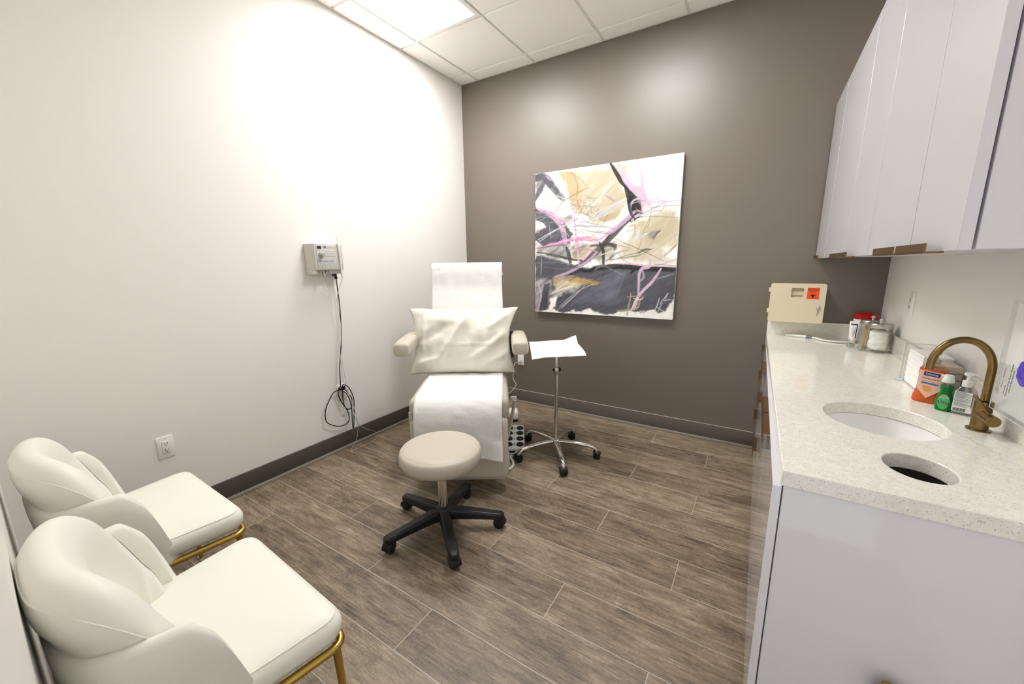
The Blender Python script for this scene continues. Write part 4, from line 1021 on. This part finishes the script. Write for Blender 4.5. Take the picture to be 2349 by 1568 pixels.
# biohazard trefoil
bm = BM(); cz = lz - 0.015; yy = -0.1292
def P2(cx_, cz_, r, a): return (cx_ + r * math.cos(a), cz_ + r * math.sin(a))
for q in range(3):
    a0 = PI / 2 + q * 2 * PI / 3; ccx, ccz = lx + 0.0078 * math.cos(a0), cz + 0.0078 * math.sin(a0)
    icx, icz = lx + 0.0098 * math.cos(a0), cz + 0.0098 * math.sin(a0); n = 26; o_, i_ = [], []
    for k in range(n + 1):
        a = a0 + math.radians(32 + (360 - 64) * k / n); o_.append(P2(ccx, ccz, 0.0098, a)); i_.append(P2(icx, icz, 0.0072, a))
    vo = [bm.verts.new((x, yy, z)) for x, z in o_]; vi = [bm.verts.new((x, yy, z)) for x, z in i_]
    for k in range(n): bm.faces.new((vo[k], vo[k + 1], vi[k + 1], vi[k]))
n = 30
vo = [bm.verts.new((*[P2(lx, cz, 0.0078, 2 * PI * k / n)[0]], yy, P2(lx, cz, 0.0078, 2 * PI * k / n)[1])) for k in range(n)]
vi = [bm.verts.new((P2(lx, cz, 0.0062, 2 * PI * k / n)[0], yy, P2(lx, cz, 0.0062, 2 * PI * k / n)[1])) for k in range(n)]
for k in range(n): bm.faces.new((vo[k], vo[(k + 1) % n], vi[(k + 1) % n], vi[k]))
finish(bm, 'trefoil_symbol', INK, lab, smooth=False)
bm = BM(); lathe(bm, [(0.0095, 0), (0.0095, 0.004), (0.008, 0.006), (0, 0.0062)], (0.118, -0.128, -0.02), n=24, rot=(PI / 2, 0, 0)); finish(bm, 'lock', CHROME, t)
bm = BM(); tube(bm, [(0.118 + 0.007 * math.sin(a), -0.131, -0.033 - 0.007 * math.cos(a)) for a in [2 * PI * i / 12 for i in range(13)]], 0.0008, n=6, smooth=False); box(bm, (0.008, 0.002, 0.014), (0.1175, -0.131, -0.047), bev=0.0008); box(bm, (0.003, 0.002, 0.024), (0.116, -0.131, -0.064), (0, 0.08, 0)); finish(bm, 'key', STEEL, t)

# ------------------------------------------------------------------ things on the worktop
Z0 = ZC + 0.0005
# hand mirror
t = thing('hand_mirror', 'white hand mirror lying on the worktop below the sharps cabinet', 'hand mirror', (2.815, -0.068, Z0), math.radians(-15))
bm = BM(); cyl(bm, (0.0, 0, 0.009), (0.11, 0, 0.009), 0.0085, n=16); box(bm, (0.012, 0.017, 0.016), (0.0, 0, 0.0085), bev=0.004); finish(bm, 'handle', WPLAS, t)
bm = BM(); cyl(bm, (0.11, 0, 0.009), (0.143, 0, 0.009), 0.0088, n=16); finish(bm, 'ferrule', mat('grey_chrome', (150, 150, 152), 0.2, metal=1.0), t)
bm = BM(); n = 40
out = []
for i in range(n):
    a = 2 * PI * i / n; x = 0.255 + 0.098 * math.cos(a); y = 0.075 * math.sin(a) * (1.0 if math.cos(a) > -0.55 else max(0.2, 1 - (-0.55 - math.cos(a)) * 1.2)); out.append((x, y))
prism(bm, out, 0.003, 0.012); bx(bm, 0.14, 0.17, -0.009, 0.009, 0.003, 0.012, bev=0.003); finish(bm, 'frame', WPLAS, t, bevel=0.002)
bm = BM(); prism(bm, [(0.257 + (x - 0.255) * 0.9, y * 0.9) for x, y in out], 0.0115, 0.0125); finish(bm, 'glass', mat('mirror_glass', (235, 235, 238), 0.02, metal=1.0), t, smooth=False)
# wipes canister
t = thing('wipes_canister', 'white wipes canister with a red lid in the worktop corner', 'canister', (3.206, -0.098, Z0))
bm = BM(); lathe(bm, [(0.056, 0), (0.058, 0.004), (0.058, 0.15), (0.055, 0.154)], n=40); finish(bm, 'body', WPLAS, t)
bm = BM(); lathe(bm, [(0.061, 0.148), (0.062, 0.15), (0.062, 0.163), (0.058, 0.168), (0.04, 0.186), (0.034, 0.188), (0.0, 0.188)], n=40); finish(bm, 'lid', RED, t, angle=30)
# ointment tube, standing on its cap
t = thing('ointment_tube', 'white squeeze tube with a navy printed label standing on its cap', 'tube', (3.148, -0.165, Z0), math.radians(-25))
bm = BM(); n = 28; rs = []
for z, a, b in ((0.02, 0.019, 0.017), (0.03, 0.021, 0.018), (0.06, 0.0225, 0.0155), (0.1, 0.0245, 0.009), (0.122, 0.026, 0.003), (0.136, 0.0265, 0.0015)):
    rs.append([(a * math.cos(2 * PI * i / n), b * math.sin(2 * PI * i / n), z) for i in range(n)])
rings(bm, rs); tb_ = finish(bm, 'body', WPLAS, t)
bm = BM(); lathe(bm, [(0.0135, 0), (0.014, 0.002), (0.0125, 0.022)], n=24); finish(bm, 'cap', WPLAS, t)
bm = BM()
def bent(u, z):
    a = float(np.interp(z, (0.02, 0.03, 0.06, 0.1, 0.122, 0.136), (0.019, 0.021, 0.0225, 0.0245, 0.026, 0.0265))); b = float(np.interp(z, (0.02, 0.03, 0.06, 0.1, 0.122, 0.136), (0.017, 0.018, 0.0155, 0.009, 0.003, 0.0015)))
    return (u, -b * math.sqrt(max(0.02, 1 - (u / a) ** 2)) - 0.0009, z)
for (u0, u1, z0, z1) in ((-0.017, 0.017, 0.112, 0.121), (0.0125, 0.0165, 0.035, 0.112)):
    v = [[bm.verts.new(bent(u0 + (u1 - u0) * i / 6, z0 + (z1 - z0) * j / 8)) for i in range(7)] for j in range(9)]
    for j in range(8):
        for i in range(6): bm.faces.new((v[j][i], v[j][i + 1], v[j + 1][i + 1], v[j + 1][i]))
finish(bm, 'label_band', NAVY, t, smooth=False)
bm = BM()
for q, (u0, ln) in enumerate(((0.006, 0.05), (0.0, 0.06), (-0.006, 0.045))):
    v = [[bm.verts.new(bent(u0 + (0.0022 if q == 0 else 0.0012) * i, 0.1 - ln * j / 8)) for i in range(2)] for j in range(9)]
    for j in range(0, 8): bm.faces.new((v[j][0], v[j][1], v[j + 1][1], v[j + 1][0]))
finish(bm, 'fine_print', mat('soft_navy_print', (110, 110, 160), 0.6), t, smooth=False)
# glass jars
def jar(label, x, y, r, h):
    t = thing('glass_jar', label, 'jar', (x, y, Z0), 0, 'glass jars with steel lids')
    bm = BM(); lathe(bm, [(0.0, 0.001), (r * 0.94, 0.001), (r, 0.006), (r, h * 0.9), (r * 0.96, h * 0.96), (r * 0.93, h), (r * 0.90, h), (r * 0.93, h * 0.95), (r * 0.965, h * 0.9), (r * 0.965, 0.009), (r * 0.9, 0.006), (0.0, 0.006)], n=40, cap0=False, cap1=False); finish(bm, 'glass', GLASS, t)
    bm = BM(); lathe(bm, [(r * 1.06, h - 0.006), (r * 1.08, h - 0.004), (r * 1.08, h + 0.014), (r * 1.03, h + 0.018), (0.0, h + 0.021)], n=40); lid = finish(bm, 'lid', STEEL, t)
    bm = BM(); lathe(bm, [(0.006, h + 0.02), (0.005, h + 0.028), (0.0085, h + 0.033), (0.0085, h + 0.042), (0.0, h + 0.044)], n=18); finish(bm, 'knob', WPLAS, lid)
    return t
jar('glass jar of white cotton with a steel lid at the front of the corner', 3.215, -0.415, 0.05, 0.143)
jar('glass jar of wooden tongue depressors behind the cotton jar', 3.205, -0.285, 0.05, 0.143)
bm = BM()
rs = []
n, m = 28, 22
for j in range(m + 1):
    f = j / m; r_ = 0.045 * min(1, (f * 8) ** 0.5 if f < 0.125 else 1) * (1 if f < 0.82 else max(0.15, 1 - (f - 0.82) * 4.2)); row = []
    for i in range(n):
        a = 2 * PI * i / n; k = 0.90 + 0.16 * noise.noise(Vector((math.cos(a) * 2.0, math.sin(a) * 2.0, f * 7))); rr = min(0.0462, r_ * k)
        row.append((rr * math.cos(a), rr * math.sin(a), 0.008 + 0.128 * f + 0.004 * noise.noise(Vector((math.cos(a) * 3, math.sin(a) * 3, f * 5)))))
    rs.append(row)
rings(bm, rs); o = finish(bm, 'cotton_wool', COTTON, angle=180); o.location = (3.215, -0.415, Z0)
tagp(o, 'soft white cotton wads filling the front glass jar', 'cotton', kind='stuff')
for k in range(9):
    a = 2.4 * k; rr = 0.012 + 0.022 * ((k * 37) % 10) / 10
    bm = BM(); x, y = rr * math.cos(a), rr * math.sin(a); tl = (0.10 * math.cos(a * 1.3), 0.10 * math.sin(a * 1.7), a)
    box(bm, (0.016, 0.0018, 0.125), (0, 0, 0), bev=0.0008, seg=1)
    o = finish(bm, 'tongue_depressor', WOODST); o.location = (3.205 + x * 0.85, -0.285 + y * 0.85, Z0 + 0.0695); o.rotation_euler = (tl[0] * 0.5, tl[1] * 0.5, a)
    tagp(o, 'flat pale wooden tongue depressor standing in the rear glass jar', 'tongue depressor', 'tongue depressors in the jar')
mat('frosted_rim', (214, 212, 208), 0.3)
# medicine cups lying down
for k, (x, y, a) in enumerate(((3.128, -0.335, 0.5), (3.168, -0.395, 0.5))):
    t = thing('plastic_cup', ['small clear plastic cup with a white rim lying on the worktop, nearer the mirror', 'small clear plastic cup lying on the worktop against the cotton jar'][k], 'cup', (x, y, Z0 + 0.0145), a, 'small clear cups lying down')
    bm = BM(); lathe(bm, [(0.0, 0.0), (0.011, 0.0), (0.0145, 0.035), (0.0135, 0.035), (0.010, 0.0015), (0.0, 0.0015)], n=24, rot=(0, -PI / 2, 0), cap0=False, cap1=False); finish(bm, 'cup_wall', clear_mat('cloudy_cup', (238, 238, 236), 0.12, 0.2), t)
    bm = BM(); tube(bm, [(-0.035, 0.0142 * math.cos(q), 0.0142 * math.sin(q)) for q in [2 * PI * i / 24 for i in range(25)]], 0.0011, n=6, smooth=False); finish(bm, 'rim', WPLAS if k == 0 else MATS['frosted_rim'], t)

# towel dispenser
t = thing('towel_holder', 'clear acrylic towel holder against the side splash', 'dispenser', (3.224, -1.185, Z0))
HXl, HXr, HY0, HY1, HH = -0.046, 0.046, -0.155, 0.155, 0.155
bm = BM()
bx(bm, HXl, HXr, HY0, HY1, 0, 0.003)                        # base
bx(bm, HXr - 0.003, HXr, HY0, HY1, 0.003, HH)               # back
bx(bm, HXl, HXr - 0.003, HY1 - 0.003, HY1, 0.003, HH)       # far end
bx(bm, HXl, HXr - 0.003, HY0, HY0 + 0.003, 0.003, HH * 0.75)
bx(bm, HXl, HXl + 0.003, HY1 - 0.035, HY1 - 0.003, 0.003, HH)
finish(bm, 'acrylic_box', CLEAR, t, bevel=0.001)
bm = BM(); tube(bm, [(HXl, HY1, 0.0), (HXl, HY1, HH - 0.012), (HXl + 0.004, HY1, HH - 0.003), (HXl + 0.014, HY1, HH), (HXr, HY1, HH)], 0.0016, n=6); tube(bm, [(HXr, HY1, HH), (HXr, HY0, HH)], 0.0012, n=6, smooth=False)
tube(bm, [(HXl, HY1, 0.002), (HXl, HY0, 0.002)], 0.0014, n=6, smooth=False); tube(bm, [(HXl, HY1 - 0.036, 0.003), (HXl, HY1 - 0.036, HH)], 0.0012, n=6, smooth=False)
finish(bm, 'polished_edge', mat('acrylic_edge', (222, 225, 224), 0.15), t)
bm = BM(); v = [bm.verts.new(p) for p in ((HXl + 0.004, HY1 - 0.004, 0.0042), (HXl - 0.026, HY1 - 0.034, 0.0012), (HXl - 0.006, HY1 - 0.052, 0.0012), (HXl + 0.012, HY1 - 0.03, 0.0042))]; bm.faces.new(v); finish(bm, 'painted_refraction', mat('aqua_refraction_tint', (190, 226, 226), 0.2), t, smooth=False)  # flat aqua face: light refracted at the acrylic edge, painted as colour
def stack(name, lab, cat, x0, x1, y0, y1, z0, z1, m, cnt, z_slope=0.0):
    bm = BM()
    for k in range(cnt):
        a, b = z0 + (z1 - z0) * k / cnt, z0 + (z1 - z0) * (k + 0.9) / cnt; j = 0.0012 * random.uniform(-1, 1)
        bx(bm, x0 + j, x1 + j, y0 + j, y1 - j, a, b, bev=0.0006, seg=1)
    o = finish(bm, name, m); o.location = (3.224, -1.185, Z0)
    return tagp(o, lab, cat)
stack('paper_towel_stack', 'stack of folded white paper towels in the clear holder', 'paper towels', -0.041, 0.04, -0.06, 0.11, 0.0035, 0.142, PAPERP, 14)
stack('napkin_stack', 'stack of folded beige napkins at the near end of the clear holder', 'napkins', -0.036, 0.04, -0.148, -0.064, 0.0035, 0.128, mat('kraft_paper', (204, 194, 178), 0.85), 5)

# orange soap bottle
def bottle(t, prof, m, name='body', n=36):
    bm = BM(); rings(bm, [[(a * math.copysign(abs(math.cos(2 * PI * i / n)) ** p, math.cos(2 * PI * i / n)), b * math.copysign(abs(math.sin(2 * PI * i / n)) ** p, math.sin(2 * PI * i / n)), z) for i in range(n)] for z, a, b, p in prof])
    return finish(bm, name, m, t, angle=60)
def liquid(name, rgb, tr=0.5): return mat(name, rgb, 0.08, trans=tr, ior=1.36)
FACE = math.radians(-12)
t = thing('soap_bottle', 'orange liquid soap pump bottle with a navy logo beside the faucet', 'soap bottle', (3.180, -1.372, Z0), math.radians(-22))
bottle(t, [(0, 0.040, 0.026, 0.8), (0.004, 0.043, 0.028, 0.8), (0.02, 0.0425, 0.0275, 0.8), (0.045, 0.0365, 0.025, 0.8), (0.07, 0.0345, 0.024, 0.8), (0.09, 0.035, 0.024, 0.8), (0.110, 0.0365, 0.023, 0.8), (0.122, 0.035, 0.021, 0.8)], liquid('orange_soap', (252, 118, 48), 0.45))
bottle(t, [(0.122, 0.035, 0.021, 0.8), (0.130, 0.031, 0.019, 0.85), (0.138, 0.022, 0.016, 0.9), (0.144, 0.013, 0.013, 1)], clear_mat('clear_bottle_shoulder', (248, 232, 222), 0.08), 'clear_shoulder')
bm = BM(); lathe(bm, [(0.0135, 0.141), (0.0135, 0.156), (0.006, 0.158), (0.005, 0.172), (0.012, 0.174), (0.012, 0.184), (0.0, 0.186)], n=24); tube(bm, [(0, 0, 0.179), (0.0, -0.02, 0.18), (0, -0.034, 0.174)], 0.005, n=10); finish(bm, 'pump', clear_mat('cloudy_pump', (225, 214, 208), 0.12, 0.25), t)
def decal(parent, name, poly, m, yfun, dy):
    bm = BM(); v = [bm.verts.new((x, yfun(x, z) - dy, z)) for x, z in poly]
    bm.faces.new(v); bmesh.ops.triangulate(bm, faces=bm.faces); return finish(bm, name, m, parent, smooth=False)
def yflat(x, z): return -0.0285
lb = decal(t, 'front_label', [(-0.031, 0.118), (0.029, 0.114), (0.031, 0.07), (0.029, 0.052), (-0.004, 0.018), (-0.031, 0.052), (-0.0325, 0.08)], mat('peach_label', (250, 200, 176), 0.5), yflat, 0)
decal(lb, 'logo_patch', [(-0.019, 0.115), (0.02, 0.111), (0.022, 0.107), (0.02, 0.097), (-0.018, 0.1), (-0.02, 0.103)], NAVY, yflat, 0.0006)
text([('Softsoap', 0.0098, 0, 0, 0.95, 'CENTER')], 'logo_text', mat('white_print', (250, 250, 250), 0.5), lb, wallframe(0.001, -0.0294, 0.1058) @ Matrix.Rotation(-0.08, 4, 'Z'))
text([('Antibacterial', 0.0088, 0, 0, 1, 'CENTER')], 'label_text', mat('plum_print', (96, 70, 96), 0.5), lb, wallframe(0.0, -0.0289, 0.089) @ Matrix.Rotation(-0.08, 4, 'Z'))
decal(lb, 'blue_bar', [(-0.023, 0.077), (0.021, 0.073), (0.021, 0.067), (-0.023, 0.071)], BLUEINK, yflat, 0.0006)
decal(lb, 'fruit_patch', [(-0.017, 0.064), (0.004, 0.062), (0.006, 0.046), (-0.006, 0.042), (-0.016, 0.05)], mat('fruit_orange', (250, 168, 84), 0.5), yflat, 0.0006)
decal(lb, 'fine_print', [(-0.021, 0.0815), (0.02, 0.0785), (0.02, 0.0775), (-0.021, 0.0803)], mat('plum_print2', (150, 110, 120), 0.5), yflat, 0.0006)

# small green dish soap
t = thing('dish_soap_bottle', 'small green dish soap bottle with a white cap beside the sink', 'dish soap bottle', (3.193, -1.462, Z0), math.radians(-20))
bottle(t, [(0, 0.0185, 0.0135, 0.85), (0.003, 0.0205, 0.015, 0.85), (0.02, 0.0215, 0.016, 0.85), (0.04, 0.0205, 0.0155, 0.85), (0.056, 0.0165, 0.0135, 0.9), (0.066, 0.0145, 0.0125, 0.9), (0.078, 0.0165, 0.0135, 0.9), (0.086, 0.0168, 0.0135, 0.9)], liquid('green_soap', (16, 150, 64), 0.35))
bottle(t, [(0.086, 0.0168, 0.0135, 0.9), (0.096, 0.0145, 0.013, 0.95), (0.1, 0.0125, 0.0125, 1)], clear_mat('clear_neck', (228, 236, 228), 0.1), 'clear_neck')
bm = BM(); lathe(bm, [(0.0145, 0.098), (0.0148, 0.1), (0.0148, 0.108), (0.013, 0.111), (0.0125, 0.12), (0.010, 0.123), (0.0, 0.124)], n=24); bx(bm, -0.017, -0.004, -0.006, 0.006, 0.115, 0.121, bev=0.002); finish(bm, 'cap', mat('pale_mint_cap', (226, 240, 230), 0.35), t)
n = 26
lb = decal(t, 'front_label', [(0.0145 * math.cos(2 * PI * i / n) - 0.001, 0.033 + 0.026 * math.sin(2 * PI * i / n)) for i in range(n)], mat('bright_green_label', (66, 206, 96), 0.5), lambda x, z: -0.0172, 0)
decal(lb, 'label_crest', [(0.0115 * math.cos(PI * i / 12) - 0.001, 0.045 + 0.011 * math.sin(PI * i / 12)) for i in range(13)], mat('grey_pink', (190, 176, 180), 0.5), lambda x, z: -0.0172, 0.0005)
decal(lb, 'name_band', [(-0.0135, 0.035), (0.0125, 0.032), (0.0125, 0.026), (-0.0135, 0.029)], INK, lambda x, z: -0.0172, 0.0005)
decal(lb, 'red_band', [(-0.012, 0.0265), (0.011, 0.024), (0.011, 0.020), (-0.012, 0.0225)], mat('dull_red', (150, 70, 80), 0.5), lambda x, z: -0.0172, 0.0005)
text([('Palmolive', 0.0056, 0, 0, 1, 'CENTER')], 'label_text', MATS['white_print'], lb, wallframe(-0.0005, -0.0181, 0.0305) @ Matrix.Rotation(-0.1, 4, 'Z'))
text([('ORIGINAL', 0.0036, 0, 0, 1, 'CENTER')], 'small_text', MATS['white_print'], lb, wallframe(-0.0005, -0.0181, 0.0232) @ Matrix.Rotation(-0.1, 4, 'Z'))

# hand sanitiser
t = thing('sanitizer_bottle', 'clear hand sanitizer pump bottle with a printed back label behind the faucet', 'sanitizer bottle', (3.232, -1.480, Z0), math.radians(-24))
bottle(t, [(0, 0.024, 0.016, 0.75), (0.003, 0.0265, 0.018, 0.75), (0.05, 0.0275, 0.0185, 0.75), (0.078, 0.0265, 0.018, 0.75), (0.09, 0.02, 0.015, 0.85), (0.096, 0.012, 0.012, 1)], clear_mat('clear_gel', (236, 238, 240), 0.1))
bm = BM(); lathe(bm, [(0.0125, 0.094), (0.0125, 0.112), (0.0105, 0.114), (0.0045, 0.115), (0.004, 0.13), (0.011, 0.132), (0.011, 0.14), (0, 0.141)], n=24); tube(bm, [(0, 0, 0.136), (0.014, 0, 0.137), (0.026, 0, 0.132)], 0.004, n=10); finish(bm, 'pump', mat('frosted_pump', (240, 240, 238), 0.3), t)
lb = decal(t, 'back_label', [(-0.021, 0.08), (0.019, 0.078), (0.0215, 0.01), (-0.022, 0.012)], PAPERP, lambda x, z: -0.0205, 0)
bm = BM()
for k in range(15):
    z = 0.077 - k * 0.0034; ln = 0.038 * (0.6 + 0.4 * ((k * 7) % 5) / 4); th = 0.0009 if k in (1, 3, 5, 9, 12) else 0.0005
    bx(bm, -0.02, -0.02 + ln, -0.0214, -0.0208, z, z + th)
bx(bm, 0.0185, 0.0198, -0.0214, -0.0208, 0.03, 0.077)
for k in range(12): bx(bm, -0.019 + k * 0.0024, -0.019 + k * 0.0024 + (0.0007 + 0.0009 * ((k * 5) % 3) / 2), -0.0214, -0.0208, 0.013, 0.023)
finish(bm, 'printed_lines', INK, lb, smooth=False)
bm = BM(); lathe(bm, [(0.005, 0), (0.005, 0.0006)], (0.012, 0.0192, 0.05), n=16, rot=(PI / 2, 0, 0)); bx(bm, 0.002, 0.022, 0.0186, 0.0192, 0.064, 0.068); finish(bm, 'orange_marks', ORANGE, t, smooth=False)

# glove box holder on the right wall
gx, gy, gz = WX, -1.79, 1.13
t = thing('glove_holder', 'clear acrylic glove box holder on the white wall at the photo right edge', 'glove holder', (gx, gy, gz), -PI / 2)
gw, gd, gh = 0.13, 0.07, 0.155
bm = BM(); bx(bm, -gw, gw, -0.004, 0, -gh, gh + 0.05); bx(bm, -gw, gw, -gd, -gd + 0.003, -gh, -0.02); bx(bm, -gw, -gw + 0.003, -gd + 0.003, -0.004, -gh, gh); bx(bm, gw - 0.003, gw, -gd + 0.003, -0.004, -gh, gh); bx(bm, -gw + 0.003, gw - 0.003, -gd + 0.003, -0.004, -gh, -gh + 0.003)
finish(bm, 'acrylic_shell', CLEAR, t)
bm = BM()
tube(bm, [(-gw, -gd, -gh), (-gw, -gd, gh)], 0.0012, n=6, smooth=False); tube(bm, [(-gw, -gd, -gh), (gw, -gd, -gh)], 0.0012, n=6, smooth=False); tube(bm, [(-gw, -0.003, -gh), (-gw, -0.003, gh + 0.05)], 0.0012, n=6, smooth=False)
finish(bm, 'polished_edge', MATS['acrylic_edge'], t)
gb = thing('glove_carton', 'white printed glove carton inside the clear wall holder', 'carton', (gx, gy, gz), -PI / 2)
bm = BM(); bx(bm, -0.122, 0.122, -0.064, -0.006, -0.148, 0.148, bev=0.002); finish(bm, 'carton', PAPERP, gb)
M = wallframe(-0.1, -0.0645, -0.06) @ Matrix.Rotation(PI / 2 - 0.05, 4, 'Z')
text([('Powder-Free Exam Gloves', 0.0085, 0.0, -0.022, 1, 'CENTER'), ('Nitrile Examination', 0.008, 0.0, -0.034, 1, 'CENTER'), ('non-sterile', 0.006, -0.03, -0.010, 1, 'CENTER')], 'carton_text', INK, gb, M)
text([('SMALL  MEDIUM', 0.008, 0.0, 0.008, 1, 'CENTER')], 'size_text', mat('rose_print', (176, 120, 130), 0.6), gb, M)
gv = thing('nitrile_glove', 'crumpled purple glove pulled half out of the wall carton', 'glove', (gx, gy, gz), -PI / 2)
bm = BM(); n, m = 72, 44; rs = []
for j in range(m + 1):
    f = j / m; row = []
    for i in range(n):
        a = 2 * PI * i / n; d = Vector((math.cos(a), math.sin(a), f * 2.4))
        rr = (0.02 + 0.05 * math.sin(PI * min(1, f * 0.92 + 0.08)) ** 0.7) * (1 + 0.34 * noise.noise(d * 1.6) + 0.16 * math.sin(3 * a + 5 * f) + 0.12 * noise.noise(d * 4) + 0.06 * noise.noise(d * 9))
        row.append((rr * 0.72 * math.cos(a) + 0.078, -0.0660 - 0.04 * f - 0.006 * noise.noise(d * 3), rr * 0.60 * math.sin(a) + 0.002 - 0.012 * f))
    rs.append(row)
rings(bm, rs); finish(bm, 'cuff_folds', PURPLE, gv, angle=180)
bm = BM()
for q, (ax, az, bx_, bz) in enumerate(((0.085, 0.015, 0.066, 0.034), (0.09, -0.03, 0.092, -0.062))):
    bm = BM(); tube(bm, [(ax, -0.085, az), ((ax + bx_) / 2, -0.095, (az + bz) / 2), (bx_, -0.09, bz)], 0.012, r2=0.005, n=10, sec=lambda f: (0.011 - 0.006 * f, 0.005 - 0.002 * f)); finish(bm, 'finger', PURPLE, gv)

# ------------------------------------------------------------------ world, camera, view
w = bpy.data.worlds.new('world'); S.world = w; w.use_nodes = True
w.node_tree.nodes['Background'].inputs[0].default_value = lin((240, 240, 244)); w.node_tree.nodes['Background'].inputs[1].default_value = 0.26

yaw, pitch, roll = 0.5594, 0.196, -0.0097
cam = bpy.data.cameras.new('camera'); co = bpy.data.objects.new('camera', cam); COL.objects.link(co)
cy, sy = math.cos(yaw), math.sin(yaw)
R1 = Matrix(((cy, -sy, 0), (sy, cy, 0), (0, 0, 1)))
fwd = R1 @ Vector((0, math.cos(pitch), -math.sin(pitch))); up0 = R1 @ Vector((0, math.sin(pitch), math.cos(pitch))); rt0 = R1 @ Vector((1, 0, 0))
rt = rt0 * math.cos(roll) + up0 * math.sin(roll); up = -rt0 * math.sin(roll) + up0 * math.cos(roll)
m4 = Matrix((rt, up, -fwd)).transposed().to_4x4(); m4.translation = (2.6212, -3.3102, 1.3947)
co.matrix_world = m4
cam.sensor_width = 36.0; cam.lens = 898.6577 / 2349 * 36.0; cam.clip_start = 0.005; cam.clip_end = 50
S.camera = co
S.view_settings.view_transform = 'Standard'; S.view_settings.look = 'None'; S.view_settings.exposure = 2.28; S.view_settings.gamma = 1.0
S.view_settings.use_curve_mapping = False
try:
    S.cycles.max_bounces = 10; S.cycles.diffuse_bounces = 6; S.cycles.transparent_max_bounces = 16; S.cycles.use_denoising = True
    S.cycles.sample_clamp_indirect = 6.0; S.cycles.caustics_reflective = False; S.cycles.caustics_refractive = False
except Exception: pass
